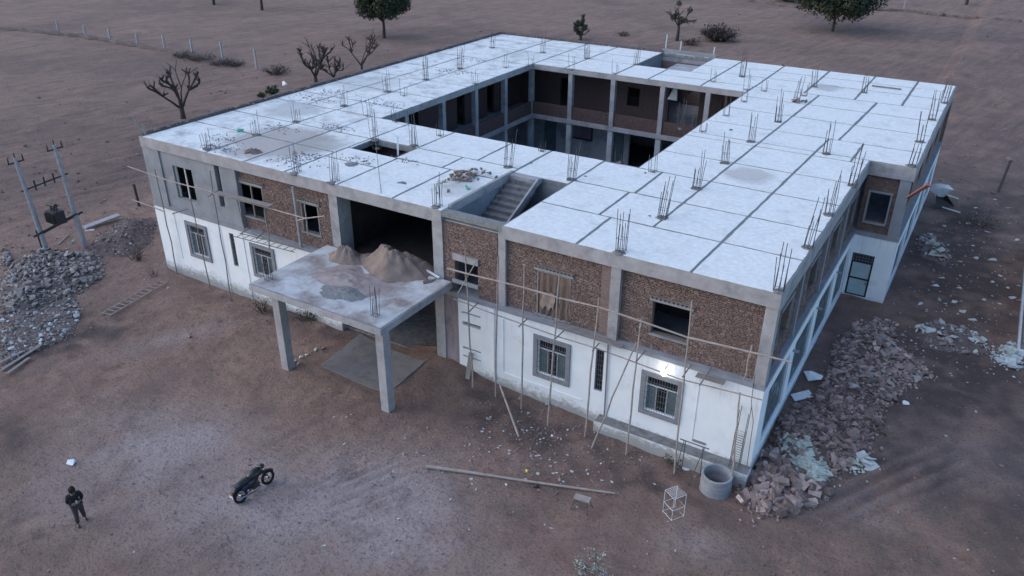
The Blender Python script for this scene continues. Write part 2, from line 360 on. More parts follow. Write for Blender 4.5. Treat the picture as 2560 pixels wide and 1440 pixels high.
def blobs(L):
    T = np.zeros_like(X)
    for cx, cy, rx, ry, an, k in L:
        c, s_ = math.cos(an), math.sin(an); dx, dy = X-cx, Y-cy; p = (dx*c+dy*s_)/rx; q = (-dx*s_+dy*c)/ry; T += k*np.exp(-(p*p+q*q))
    return T
def pb(u, v, rx, ry, an, k): p = G(u, v); return (p[0], p[1], rx, ry, an, k)
nz = np.clip(1+1.8*vn(X*.5, Y*.5)+1.3*vn(X*1.7, Y*1.7), 0, 2)
nzd = 1+.7*vn(X*.35+5, Y*.35)+.5*vn(X*1.2, Y*1.2)
dust = blobs([pb(620, 1290, 6.5, 2.8, .3, .85), pb(430, 1080, 3.5, 1.8, .4, .75), pb(1000, 1180, 2.5, 2, .5, .5), pb(860, 1230, 4, 2, .5, .7), pb(300, 1150, 2.5, 1.6, .4, .45), pb(180, 1260, 2, 1, .3, .3), pb(1060, 1370, 3.5, 1.5, .3, .35),
  pb(450, 840, 3, .8, 1.2, .45), pb(2100, 1250, 3, 1.5, .3, .25), pb(1750, 1360, 1.6, .8, .3, .4), pb(2450, 1150, 3, 2.4, .3, .25)])*nzd
darks = blobs([pb(1300, 1060, 3.8, 1.3, 0.05, 1.0), pb(1560, 1190, 3.2, 1.1, .1, .8), pb(1200, 980, 2.6, .8, -.1, .6), pb(620, 760, 7, 1.1, 0, .7), pb(250, 830, 2.2, 2.5, 0, .55), pb(200, 850, 2.6, 1.2, .9, .7),
  pb(2380, 620, 2.5, 6, 0, .9), pb(2420, 780, 2.2, 5, 0, .6), pb(2350, 900, 1.6, 2, 0, .5), pb(60, 820, 3, 3, 0, .7), pb(2080, 800, 1.4, 3, 0, .3), (41, 6, 6, 9, 0, .55), (44, 30, 9, 22, 0, .35), (60, 70, 30, 60, 0, .3), pb(30, 1080, 3, 2, 0, .5), pb(780, 800, 3, .8, 0, .6), pb(1350, 1200, 2.2, .6, .7, .4), pb(1280, 1280, 2.5, .8, .2, .25)])*nz
warm = blobs([pb(800, 830, 3.5, .9, 0, .7), pb(1620, 1200, 2.2, .7, 0, .6), pb(1250, 1330, 3, 1, .3, .4), pb(1130, 900, 1.2, 1.5, 0, .3)])*nz
Z = np.where(inside, -.25, Z)
nX, nY = X.shape
V = np.stack([X.ravel(), Y.ravel(), Z.ravel()], 1)
I = np.arange(nX*nY).reshape(nX, nY)
Fq = np.stack([I[:-1, :-1].ravel(), I[1:, :-1].ravel(), I[1:, 1:].ravel(), I[:-1, 1:].ravel()], 1)
me = bpy.data.meshes.new('ground'); me.vertices.add(len(V)); me.vertices.foreach_set('co', V.ravel())
me.loops.add(Fq.size); me.loops.foreach_set('vertex_index', Fq.ravel()); me.polygons.add(len(Fq)); me.polygons.foreach_set('loop_start', np.arange(0, Fq.size, 4)); me.polygons.foreach_set('loop_total', np.full(len(Fq), 4))
me.update(calc_edges=True); me.validate()
ca = me.color_attributes.new('soil', 'FLOAT_COLOR', 'POINT')
darks = darks+.34*np.clip(tracks, 0, 1)+.30*np.clip(rip, 0, 1)+.35*np.clip(rut, 0, 1); dust = dust+.25*np.clip(-rip, 0, 1)+.12*np.clip(-rut, 0, 1)
cc = np.stack([np.clip(dust, 0, 1).ravel(), np.clip(darks, 0, 1).ravel(), np.clip(warm, 0, 1).ravel(), np.clip(field, 0, 1).ravel()], 1); ca.data.foreach_set('color', cc.ravel())
me.polygons.foreach_set('use_smooth', [True]*len(me.polygons))
gm = mat('soil', (.225, .145, .118), (.40, .28, .235), 1.1, 1., 0, contrast=(.32, .68), detail=9)
nt = gm.node_tree; N = nt.nodes; L = nt.links; b = N['Principled BSDF']; pos = [n for n in N if n.type == 'NEW_GEOMETRY'][0].outputs['Position']
att = N.new('ShaderNodeAttribute'); att.attribute_name = 'soil'; sp = N.new('ShaderNodeSeparateColor'); L.new(att.outputs['Color'], sp.inputs[0])
def over(fac, col):
    src = b.inputs['Base Color'].links[0].from_socket; mx = N.new('ShaderNodeMix'); mx.data_type = 'RGBA'; L.new(fac, mx.inputs[0]); L.new(src, mx.inputs[6]); mx.inputs[7].default_value = (*col, 1); L.new(mx.outputs[2], b.inputs['Base Color'])
over(mth(N, L, 'MULTIPLY', att.outputs['Alpha'], .5), (.27, .18, .155))
over(mth(N, L, 'MULTIPLY', mth(N, L, 'MULTIPLY', att.outputs['Alpha'], ramp(N, L, noise(N, L, pos, .05), .45, .6)), .6), (.155, .108, .105))
mpf = N.new('ShaderNodeMapping'); mpf.inputs['Rotation'].default_value = (0, 0, math.radians(-76)); L.new(pos, mpf.inputs[0])
st1 = noise(N, L, mpf.outputs[0], 1.0, (.16, 1.5, 1), 8, .75); st2 = noise(N, L, mpf.outputs[0], 1.0, (.5, 4.5, 1), 8, .8)
over(mth(N, L, 'MULTIPLY', mth(N, L, 'MULTIPLY', att.outputs['Alpha'], ramp(N, L, st1, .45, .58)), .5), (.12, .08, .07))
over(mth(N, L, 'MULTIPLY', mth(N, L, 'MULTIPLY', att.outputs['Alpha'], ramp(N, L, st2, .52, .62)), .35), (.36, .26, .23))
over(mth(N, L, 'MULTIPLY', sp.outputs[2], .8), (.27, .155, .125))
over(mth(N, L, 'MULTIPLY', sp.outputs[1], .85), (.075, .062, .066))
over(mth(N, L, 'MULTIPLY', sp.outputs[0], .9), (.46, .39, .40))
fine = noise(N, L, pos, 9, detail=8, rough=.8)
over(mth(N, L, 'MULTIPLY', ramp(N, L, noise(N, L, pos, 3.2, detail=9, rough=.8), .53, .62), .42), (.115, .088, .088))
over(mth(N, L, 'MULTIPLY', ramp(N, L, noise(N, L, pos, .55, detail=9, rough=.75), .5, .62), .5), (.14, .10, .10))
over(mth(N, L, 'MULTIPLY', ramp(N, L, noise(N, L, pos, .21, detail=8, rough=.7), .52, .66), .45), (.36, .235, .20))
over(mth(N, L, 'MULTIPLY', ramp(N, L, noise(N, L, pos, .8, (.35, 1.3, 1), 9, .8), .58, .66), .25), (.42, .34, .34))

over(mth(N, L, 'MULTIPLY', ramp(N, L, fine, .52, .62), .7), (.085, .066, .066))
over(mth(N, L, 'MULTIPLY', ramp(N, L, noise(N, L, pos, 13, (1, 1.1, 1), 8, .75), .62, .72), .45), (.48, .41, .41))
med = noise(N, L, pos, 2.3, detail=8, rough=.7)
bp = N.new('ShaderNodeBump'); bp.inputs['Strength'].default_value = 1.; bp.inputs['Distance'].default_value = .16
hh = mth(N, L, 'ADD', fine, mth(N, L, 'MULTIPLY', med, 1.3)); L.new(hh, bp.inputs['Height']); L.new(bp.outputs[0], b.inputs['Normal'])
me.materials.append(gm); go = bpy.data.objects.new('ground', me); link(go, None, (0, 0, 0)); go['kind'] = 'structure'
def ground_z(x, y):
    i = np.clip(np.searchsorted(gx, x)-1, 0, nX-2); j = np.clip(np.searchsorted(gy, y)-1, 0, nY-2)
    fx = (x-gx[i])/(gx[i+1]-gx[i]); fy = (y-gy[j])/(gy[j+1]-gy[j])
    return (Z[i, j]*(1-fx)+Z[i+1, j]*fx)*(1-fy)+(Z[i, j+1]*(1-fx)+Z[i+1, j+1]*fx)*fy
def GG(u, v):      # pixel to the real ground surface
    p = G(u, v, 0.)
    for _ in range(4): p = G(u, v, float(ground_z(p[0], p[1])))
    return p
# cement apron in front of the entrance
pc = [GG(803, 915), GG(965, 985), GG(1062, 905), GG(900, 835)]
b0 = MB(); n = 9; Vp = []; Fp = []
for i in range(n+1):
    for j in range(n+1):
        s_, t_ = i/n, j/n; p = pc[0]*(1-s_)*(1-t_)+pc[1]*s_*(1-t_)+pc[2]*s_*t_+pc[3]*(1-s_)*t_
        Vp.append((p[0]+random.uniform(-.03, .03), p[1]+random.uniform(-.03, .03), float(ground_z(p[0], p[1]))+.045))
Fp = [(i*(n+1)+j, (i+1)*(n+1)+j, (i+1)*(n+1)+j+1, i*(n+1)+j+1) for i in range(n) for j in range(n)]
b0.add(Vp, Fp); b0.add([(p[0], p[1], p[2]-.12) for p in Vp], [f[::-1] for f in Fp])
edge = [i*(n+1) for i in range(n+1)]+[n*(n+1)+j for j in range(1, n+1)]+[i*(n+1)+n for i in range(n-1, -1, -1)]+[j for j in range(n-1, 0, -1)]
k = (n+1)**2; b0.f += [(edge[i], edge[(i+1) % len(edge)], edge[(i+1) % len(edge)]+k, edge[i]+k) for i in range(len(edge))]
apm = mat('worn_cement_apron', (.17, .155, .15), (.25, .235, .235), 2.2, .95, .4, 30, c3=(.16, .13, .125), s3=1.1)
b0.build('cement_apron', apm, None, 'structure', fixn=True)

# ------------------------------------------------------------------ building
W, D, W2, YN = 34.66, 36.77, 36.80, 16.85
CX1, CX2, CY1, CY2 = 8.89, 25.15, 9.7, 27.39
ZR, ZS, ZB, ZF, ZL = 8.0, 7.72, 7.42, 4.2, 3.98
H = empty('unfinished_building', (17, 18, 0), 'unfinished two-storey building with pale flat roof round a courtyard, brick upper floor, white ground floor', 'building')
def P(name, mb, mt, par=None, **k): return mb.build(name, M[mt] if isinstance(mt, str) else mt, par or H, **k)
SK = (11.25, 14.15, 4.5, 6.25); ST = (20.35, 23.35, .35, 5.75); BK = (15.6, 19.8, 31.25, 36.55)
holes = [(CX1, CX2, CY1, CY2), SK, ST, BK]
def roof_solid(u, v):
    if u > W and v < YN: return False
    return not any(h[0] < u < h[1] and h[2] < v < h[3] for h in holes)
us = sorted({0, W, W2, *[h[k] for h in holes for k in (0, 1)]}); vs = sorted({0, YN, D, *[h[k] for h in holes for k in (2, 3)]})
roof = P('roof_slab', MB().cells(us, vs, roof_solid, ZS, ZR-.018, lambda u, v, w_: (u, v, w_)), 'joint')
# roof panels: cells of the joint pattern
x31 = lambda y: 31.4+.035*y
x29 = lambda y: 28.55+.03*y
def const(c): return lambda y: c
cells = []
def strip(xs, ys):
    fs = [x if callable(x) else const(x) for x in xs]
    for i in range(len(fs)-1):
        for j in range(len(ys)-1): cells.append((fs[i], fs[i+1], ys[j], ys[j+1]))
strip([const(23.35), const(26.75), x31, const(W)], [0, 3.15]); cells.pop(1); cells.insert(1, (const(26.75), x31, 0, 3.15))
strip([const(23.35), const(26.2), x29, x31, const(W)], [3.15, 6.3]); strip([const(23.35), lambda y: 26.45, x29, x31, const(W)], [6.3, 9.6])
YS = [9.6, 12.8, 16.1]
strip([const(CX2), x29, x31, const(W)], YS)
strip([const(CX2), x29, x31, const(33.85), const(W2)], [16.1, YN]); cells[-1:] = []
cells.append((const(33.85), const(W), 16.1, YN)); cells.append((const(33.85), const(W2), YN, 19.55)); strip([const(CX2), x29, x31, const(33.85)], [YN, 19.55])
strip([const(CX2), x29, lambda y: 32.6+.04*(y-20), const(W2)], [19.55, 23.05, 26.3, 29.15])
strip([const(22), const(25.2), const(28.45), const(31.6), const(34.4), const(W2)], [29.15, 32.2, 34.6, D])
cells.append((const(22), const(CX2), 27.39, 29.15)); cells.append((const(19.8), const(22), 31.2, 33.9)); cells.append((const(19.8), const(22), 33.9, D)); strip([const(18.2), const(22)], [27.39, 29.3, 31.2])
strip([const(11.6), const(15.6)], [27.39, 31.2, 33.8, D]); strip([const(8.9), const(11.6)], [27.39, 29.5, 31.2, 34, D]); cells.append((const(15.6), const(18.2), 27.39, 31.2)); cells.append((const(15.6), const(19.8), 36.55, D))
strip([const(.25), const(5.5), const(8.9)], [26.85, 31.2, 34, D-.2]); strip([const(.25), const(3), const(5.45), const(8.89)], [15.1, 18.8, 22.4, 26.85])
strip([const(.25), const(3), const(5.45), const(8.89)], [9.7, 12.0, 15.1])
strip([const(.25), const(5.4), const(8.2), const(11)], [0, 3.5, 6.3, 9.7])
cells += [(const(11), const(14.35), .0, 2.8), (const(11), const(14.35), 2.8, 4.5), (const(14.35), const(17.6), 0, 4.5), (const(17.6), const(20.35), 0, 4.5),
  (const(11), const(11.25), 4.5, 6.25), (const(14.15), const(17.05), 4.5, 6.35), (const(17.05), const(20.35), 4.5, 6.35),
  (const(11), const(14.15), 6.35, 9.7), (const(14.15), const(17.9), 6.35, 9.7), (const(17.9), const(20.3), 6.35, 9.7), (const(20.35), const(23.35), 5.75, 9.7)]
pn = 0
for (fa, fb, y0, y1) in cells:
    g = .065 if y0 < 20 else .08
    ya, yb = y0+(g if y0 > 0 else .02), y1-(g if y1 < D else .02)
    ring_ = []
    def edge_pts(p, q, k=7):
        for i in range(k):
            t = i/k; j = .018 if 0 < i else .008; ring_.append((p[0]*(1-t)+q[0]*t+random.uniform(-j, j), p[1]*(1-t)+q[1]*t+random.uniform(-j, j)))
    c = [(fa(ya)+g, ya), (fb(ya)-g, ya), (fb(yb)-g, yb), (fa(yb)+g, yb)]
    if c[1][0]-c[0][0] < .1: continue
    for i in range(4): edge_pts(c[i], c[(i+1) % 4])
    mb = MB(); nn = len(ring_); dz = random.uniform(0, .006)
    mb.add([(x, y, ZR-.03) for x, y in ring_]+[(x, y, ZR+dz) for x, y in ring_], [tuple(range(nn, 2*nn))]+[(i, (i+1) % nn, nn+(i+1) % nn, nn+i) for i in range(nn)])
    mb.build('roof_panel', M['roof'], roof); pn += 1
# beams round the edges (butted below the slab)
for (x0, x1, y0, y1) in [(0, 20.25, 0, .3), (23.35, W, 0, .3), (0, .3, .3, D-.3), (W-.3, W, .3, YN-.3), (W-.3, W2, YN, YN+.3), (W2-.3, W2, YN+.3, D-.3), (0, W2, D-.3, D)]:
    P('beam', MB().box(x0, x1, y0, y1, ZB, ZS), 'conc')
for (x0, x1, y0, y1) in [(CX1, CX2, CY2, CY2+.2), (CX1-.2, CX1, CY1, CY2), (CX2, CX2+.2, CY1, CY2), (CX1, CX2, CY1-.2, CY1)]:
    P('beam', MB().box(x0, x1, y0, y1, 7.6, ZS), 'conc')
P('fascia', MB().box(-.012, 20.26, -.012, -.001, ZB-.01, ZR-.02, .006).box(23.34, W+.012, -.012, -.001, ZB-.01, ZR-.02, .006), 'conc')
P('fascia', MB().box(W+.001, W+.012, 0, YN, ZB-.2, ZR-.02), 'conc'); P('fascia', MB().box(W2+.001, W2+.012, YN, D, ZB-.2, ZR-.02), 'conc')
P('fascia', MB().box(W+.012, W2+.012, YN-.012, YN-.001, ZB-.15, ZR-.02), 'conc')
P('kerb', MB().box(CX1, CX2, CY2-.012, CY2-.001, ZS-.1, ZR-.01).box(CX1+.001, CX1+.012, CY1, CY2-.02, ZS-.1, ZR-.01), 'conc')
# upper floor slab
fh = [(CX1, CX2, CY1, CY2), (20.35, 23.35, 2.2, 5.75)]
us = sorted({0, W, W2, *[h[k] for h in fh for k in (0, 1)]}); vs = sorted({0, YN, D, *[h[k] for h in fh for k in (2, 3)]})
P('floor_slab', MB().cells(us, vs, lambda u, v: not (u > W and v < YN) and not any(h[0] < u < h[1] and h[2] < v < h[3] for h in fh), ZL, ZF-.03, lambda u, v, w_: (u, v, w_)), 'conc')
P('courtyard_floor', MB().box(.3, W-.3, .3, D-.3, -.2, .12), 'concdark')
# --- ground floor front wall
gw = [(2.72, 4.08, 1.62, 3.4), (7.85, 9.22, 1.72, 3.3), (6.08, 6.43, 1.7, 3.66), (25.14, 26.52, 1.47, 3.18), (30.12, 31.47, 1.45, 3.1), (27.87, 28.24, 1.54, 3.58)]
slots = [(21.22, 22.2, 2.66, 2.86), (21.2, 22.2, 1.42, 1.52), (21.2, 22.2, .98, 1.06), (21.2, 22.2, 3.28, 3.36)]
P('wall', wallY(MB(), 0, .3, 0, 13.7, -.6, ZL, gw[:3]), 'white'); 
P('wall', wallY(MB(), 0, .3, 21.0, W, -.6, ZL, gw[3:]+slots), 'white')
P('wall', wallY(MB(), .02, .3, 19.7, 21.0, -.3, ZL), 'purple')
P('ledge', MB().box(-.02, 13.3, -.03, .3, ZL, ZF-.02), 'plaster'); P('ledge', MB().box(20.8, W+.02, -.03, .3, ZL, ZF-.02), 'plaster')
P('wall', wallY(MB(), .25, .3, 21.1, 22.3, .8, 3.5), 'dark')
# shallow recess panels drawn by a raised band
for (x0, x1, z0, z1) in [(23.42, 27.35, .85, 3.6)]:
    P('recess_band', MB().box(x0, x1, -.03, -.001, z0-.09, z0).box(x0-.08, x0, -.03, -.001, z0-.09, z1), 'white')
P('recess_band', MB().box(32.28, 32.84, -.035, -.001, .72, .82), 'surround'); P('recess_band', MB().box(32.22, 32.28, -.02, -.001, .82, 3.8), 'white')
for b_ in ((1.62, 1.68, -.02, -.001, 1.0, 3.9), (5.4, 5.5, -.03, -.001, -.2, 3.9), (7.1, 7.2, -.03, -.001, -.2, 3.9)): P('recess_band', MB().box(*b_), 'white')
P('plinth', MB().box(28.2, W+.05, -.55, -.001, -.6, .42), 'white')
P('plinth_top', MB().box(28.22, W+.03, -.53, -.005, .42, .44), 'concdark')
# white side wall with deep bays
bays = [(1.0, 4.2, .9, 3.4), (5.0, 8.45, .9, 3.4), (9.3, 12.7, .9, 3.4), (13.6, 16.4, .9, 3.4)]
P('wall', wallX(MB(), W-.32, W, .3, YN-.02, -.5, ZL, bays), 'white')
P('ledge', MB().box(W-.3, W+.03, .3, YN-.02, ZL, ZF-.02), 'plaster')
def fin(y): return MB().box(W+.001, W+.25, y-.05, y+.05, 3.25, 3.33)
for y in (4.6, 8.85, 13.15): P('water_spout', fin(y), 'plaster')
for (a, c, z0, z1) in bays:
    bp_ = P('bay_panel', MB().box(W-.18, W-.08, a, c, z0, z1), 'bay')
    mid = (a+c)/2
    MB().box(W-.08, W-.06, mid-.9, mid+.9, z0+.25, z1-.3).build('pane', M['paneblue'], bp_)
    fm = MB()
    for yy in (mid-.9, mid-.32, mid+.28, mid+.86): fm.box(W-.06, W-.045, yy, yy+.04, z0+.25, z1-.3)
    fm.box(W-.06, W-.045, mid-.85, mid+.86, z1-.9, z1-.86); fm.build('frame', M['grille'], bp_)
# wing
P('wall', wallY(MB(), YN, YN+.3, W, W2, -.4, ZL, [(34.8, 35.9, .45, 2.95)]), 'white')
P('wall', wallX(MB(), W2-.3, W2, YN+.3, D, -.4, ZL, [(17.9+k*4.6, 21.0+k*4.6, .9, 3.3) for k in range(4)]), 'white')
for k in range(4):
    bp_ = P('bay_panel', MB().box(W2-.18, W2-.08, 17.9+k*4.6, 21.0+k*4.6, .9, 3.3), 'bay'); MB().box(W2-.08, W2-.06, 18.5+k*4.6, 20.4+k*4.6, 1.1, 3.1).build('pane', M['paneblue'], bp_)
P('ledge', MB().box(W, W2+.03, YN-.03, YN+.3, ZL, ZF-.02).box(W2-.3, W2+.03, YN+.3, D, ZL, ZF-.02), 'plaster')
dr = P('door', MB().box(34.8, 35.9, YN+.12, YN+.18, .45, 2.95), 'trafo')
MB().box(34.9, 35.8, YN+.08, YN+.12, .55, 1.42).build('door_panel', M['dooriron'], dr); MB().box(34.9, 35.8, YN+.08, YN+.12, 1.54, 2.38).build('door_panel', M['dooriron'], dr)
gr_ = MB()
for i in range(7): gr_.box(34.86+i*.155, 34.88+i*.155, YN+.07, YN+.1, 2.45, 2.9)
for z in (2.55, 2.7, 2.85): gr_.box(34.82, 35.88, YN+.065, YN+.095, z, z+.02)
gr_.build('grille', M['grille'], dr); MB().box(35.72, 35.76, YN+.04, YN+.08, 1.2, 1.35).build('handle', M['steel'], dr)
# --- ground floor windows of the front
def gwin(x0, x1, z0, z1, far=False):
    sw = .2; s_ = MB()
    s_.box(x0-sw, x1+sw, -.07, -.001, z1, z1+sw).box(x0-sw, x1+sw, -.07, -.001, z0-sw, z0).box(x0-sw, x0, -.07, -.001, z0, z1).box(x1, x1+sw, -.07, -.001, z0, z1)
    wo = P('window', s_, 'surround')
    f = MB(); t = .045; zt = z1-.5*(z1-z0)/1.75
    f.box(x0, x1, .05, .1, z0, z0+t).box(x0, x1, .05, .1, z1-t, z1).box(x0, x0+t, .05, .1, z0+t, z1-t).box(x1-t, x1, .05, .1, z0+t, z1-t).box(x0+t, x1-t, .05, .1, zt, zt+t)
    w3 = (x1-x0)/3
    for k in (1, 2): f.box(x0+w3*k-t/2, x0+w3*k+t/2, .05, .1, z0+t, zt)
    f.build('frame', M['frame'], wo)
    gr = MB()
    for k in range(1, 12): gr.box(x0+(x1-x0)*k/12-.007, x0+(x1-x0)*k/12+.007, .02, .034, z0, z1)
    for k in range(1, 6):
        z = z0+(z1-z0)*k/6; gr.box(x0, x1, .005, .019, z-.007, z+.007)
    gr.build('grille', M['grille'], wo)
    for k in range(3): MB().box(x0+w3*k+t/2, x0+w3*(k+1)-t/2, .11, .12, z0+t, zt).build('pane', M['pane'] if k == 1 else M['paneblue'], wo)
    MB().box(x0+t, x1-t, .11, .12, zt+t, z1-t).build('pane', M['pane'], wo)
for g_ in (gw[0], gw[1], gw[3], gw[4]): gwin(*g_)
for x0, x1, z0, z1 in (gw[2], gw[5]):
    wo = P('window', MB().box(x0, x1, .11, .12, z0, z1), 'pane'); gr = MB()
    for k in range(9): z = z0+.06+k*(z1-z0-.12)/8; gr.box(x0, x1, .05, .065, z-.008, z+.008)
    for k in range(4): x = x0+(x1-x0)*(k+.5)/4; gr.box(x-.006, x+.006, .035, .049, z0, z1)
    gr.build('grille', M['grille'], wo)
# --- upper floor, front (brick plane YB, measured on y=0 then carried back)
YB = .26
def up(x0, x1, z0, z1):
    a, c = cv(x0, z0, YB); e, f = cv(x1, z1, YB); return (a, e, c, f)
uw = [up(2.62, 4.15, 5.0, 6.84), up(6.02, 6.39, 5.2, 7.5), up(7.55, 9.25, 5.05, 6.85), up(11.8, 12.98, 5.1, 6.66), up(21.0, 22.21, 4.3, 5.95), up(25.04, 26.6, 4.45, 6.46), up(30.1, 31.58, 5.05, 6.47)]
P('wall', wallY(MB(), .1, .34, .0, 7.1, ZF-.02, ZB, [uw[0], uw[1]]), 'plaster')
P('wall', wallY(MB(), .02, .1, .0, 1.35, ZF-.02, ZB), 'plaster')
P('pilaster', MB().box(7.1, 7.3, .05, .34, ZF-.02, ZB), 'plaster')
BW = []       # brick walls: (axis, plane, a0,a1,z0,z1,holes, part)
def brick_wall(axis, plane, a0, a1, z0, z1, hs, inward):
    if axis == 'y': o = P('brick_wall', wallY(MB(), plane+.03, plane+.24, a0, a1, z0, z1, hs), 'mortar')
    else: o = P('brick_wall', wallX(MB(), plane-.24, plane-.03, a0, a1, z0, z1, hs), 'mortar')
    BW.append((axis, plane, a0, a1, z0, z1, hs, o)); return o
brick_wall('y', YB, 7.3, 13.6, ZF-.02, ZB, [uw[2], uw[3]], 0)
brick_wall('y', .12, 20.25, 23.05, ZF-.02, 7.5, [uw[4]], 0)
brick_wall('y', YB, 23.45, 28.25, ZF-.02, ZB, [uw[5]], 0)
brick_wall('y', YB, 28.7, 34.2, ZF-.02, ZB, [uw[6]], 0)
sw_ = [(1.5, 3.2, 5.0, 6.5), (5.9, 7.7, 5.0, 6.5), (10.3, 12.1, 5.0, 6.5), (14.2, 15.9, 4.9, 6.5)]
brick_wall('x', W-.18, .46, YN-.02, ZF-.02, ZB, sw_, 0)
wgw = (34.98, 35.95, 4.75, 6.35)
brick_wall('y', YN+.2, W, 36.2, ZF-.02, ZB-.02, [wgw], 0)
P('brick_wall', wallX(MB(), W2-.42, W2-.2, YN+.35, D-.3, ZF-.02, ZB, [(19+k*4.2, 20.7+k*4.2, 5, 6.5) for k in range(4)]), 'brickfar')
P('pilaster', MB().box(27.83, 28.24, YB-.09, YB+.02, ZF-.02, ZB-.01), 'brickfar')
bricks = []
def shape_brick(cx, cy, cz, axis, L, hgt, dep):
    return (cx, cy, cz, axis, L, hgt, dep)
for (axis, plane, a0, a1, z0, z1, hs, part) in BW:
    z = z0+.01; row = 0
    while z < z1-.05:
        hgt = random.uniform(.062, .08); a = a0+random.uniform(-.12, 0)
        while a < a1-.05:
            L = random.uniform(.13, .24) if random.random() > .35 else random.uniform(.08, .13)
            s_, e_ = max(a+.008, a0), min(a+L-.008, a1)
            segs = [(s_, e_)]
            for h in hs:
                if h[2]-.03 < z+hgt/2 < h[3]+.03:
                    ns = []
                    for (p, q) in segs:
                        if q <= h[0] or p >= h[1]: ns.append((p, q))
                        else:
                            if p < h[0]-.03: ns.append((p, h[0]))
                            if q > h[1]+.03: ns.append((h[1], q))
                    segs = ns
            for (p, q) in segs:
                if q-p > .04: bricks.append(((p+q)/2, plane, z+hgt/2, axis, q-p, min(hgt, z1-z)-.014, random.choice((.0, .01, .04)) if random.random() < .3 else random.uniform(.012, .026), part))
            a += L
        z += hgt
def bdist(t):
    p = (t[0], t[1], t[2]) if t[3] == 'y' else (t[1], t[0], t[2]); return (p[0]-CAM[0])**2+(p[1]-CAM[1])**2+(p[2]-CAM[2])**2
bricks.sort(key=bdist)
def brick_verts(L, h, d, axis):     # face proud by d, five-sided, chipped
    j = lambda s_: random.uniform(-s_, s_)
    V = [(-L/2, -h/2), (L/2, -h/2), (L/2, h/2), (-L/2, h/2)]
    back = [(a, .045, c) for a, c in V]; fr = [(a*.96+j(.006), -d+j(.008), c*.9+j(.006)) for a, c in V]
    A = back+fr
    if axis == 'x': A = [(-q, p, r) for p, q, r in A]
    Fc = [(4, 5, 6, 7), (0, 1, 5, 4), (1, 2, 6, 5), (2, 3, 7, 6), (3, 0, 4, 7)]
    return A, Fc
unit = {}
for axis in ('x', 'y'):
    for k in range(5):
        A, Fc = brick_verts(.22, .075, .03, axis); me_ = bpy.data.meshes.new('brick'); me_.from_pydata(A, [], Fc); me_.materials.append(M['brick1']); unit[axis, k] = me_
nb = 0; groups = {}
for t in bricks:
    a, pl, z, axis, L, h, d, part = t
    if nb < 300 and L > .16:
        o = bpy.data.objects.new('brick', unit[axis, nb % 5]); link(o, part, (a, pl, z) if axis == 'y' else (pl, a, z))
        o.scale = (L/.22, 1, h/.075) if axis == 'y' else (1, L/.22, h/.075); nb += 1
    else: groups.setdefault(part.name, (part, []))[1].append(t)
for nm, (part, ts) in groups.items():
    mb = MB()
    for a, pl, z, axis, L, h, d, _ in ts:
        A, Fc = brick_verts(L, h, d, axis); c = (a, pl, z) if axis == 'y' else (pl, a, z); mb.add([(p[0]+c[0], p[1]+c[1], p[2]+c[2]) for p in A], Fc)
    mb.build('brickwork', M['brick'], part, 'stuff')
# columns of the upper floor
for (x0, x1, y0, y1, z1) in [(13.68, 14.2, .03, .9, ZB), (19.72, 20.25, .03, .6, ZR-.02), (28.27, 28.69, .03, .45, ZB), (34.2, W-.02, .03, .46, ZB), (23.08, 23.43, .1, .45, ZR-.05)]:
    P('column', MB().box(x0, x1, y0, y1, ZF-.02, z1, .006), 'conc')
P('column', MB().box(36.22, 36.72, YN+.03, YN+.5, ZF-.02, ZB-.02), 'plaster')
for y in (4.2, 8.75, 13.0): P('pilaster', MB().box(W-.2, W-.05, y-.14, y+.14, ZF-.02, ZB-.01), 'plaster')
# lintels and frames of the unglazed upper openings
def raw_window(h, frame=True, mull=True, hood=True, mt='wood'):
    x0, x1, z0, z1 = h; y = YB
    wo = P('window', MB().box(x0-.12, x1+.12, y-.09, y+.02, z1+.01, z1+.1), 'plaster'); MB().box(x0-.06, x1+.06, y-.07, y+.02, z0-.07, z0-.005).build('sill', M['plaster'], wo)
    if hood:
        hd = MB(); k = int((x1-x0+.3)/.17)
        for i in range(k): hd.box(x0-.15+i*.17, x0-.05+i*.17, y-.09, y+.02, z1+.1, z1+.19)
        hd.box(x0-.18, x1+.18, y-.1, y+.02, z1+.19, z1+.24); hd.build('lintel', M['mortar'], wo)
    if frame:
        f = MB().box(x0, x0+.07, y-.03, y+.06, z0, z1).box(x1-.07, x1, y-.03, y+.06, z0, z1).box(x0+.07, x1-.07, y-.03, y+.06, z1-.07, z1)
        if mull: f.box((x0+x1)/2-.03, (x0+x1)/2+.03, y-.02, y+.05, z0, z1-.07)
        f.build('frame', M[mt], wo)
    return wo
raw_window(uw[0], mt='frame', hood=False); raw_window(uw[2]); raw_window(uw[3], mull=False); raw_window(uw[5], mull=False); raw_window(uw[6], frame=False)
wo = raw_window(uw[4], hood=False, frame=False); MB().box(uw[4][0]-.1, uw[4][1]+.05, .0, .1, 4.68, 4.84).build('sill', M['plaster'], wo)
MB().box(uw[4][0]-.05, uw[4][1]+.05, .02, .1, uw[4][3]+.0, uw[4][3]+.3).build('lintel', M['conc'], wo)
x0, x1, z0, z1 = wgw
wo = P('window', MB().box(x0-.1, x1+.1, YN+.1, YN+.18, z1, z1+.1).box(x0-.1, x0, YN+.1, YN+.18, z0-.1, z1).box(x1, x1+.08, YN+.1, YN+.18, z0-.1, z1).box(x0, x1, YN+.1, YN+.18, z0-.1, z0), 'plaster')
for i in range(4): pass
for (a, c, z0_, z1_) in sw_: P('window', MB().box(W-.2, W-.12, a-.1, c+.1, z1_, z1_+.12).box(W-.2, W-.14, a-.08, a, z0_, z1_).box(W-.2, W-.14, c, c+.08, z0_, z1_), 'plaster')
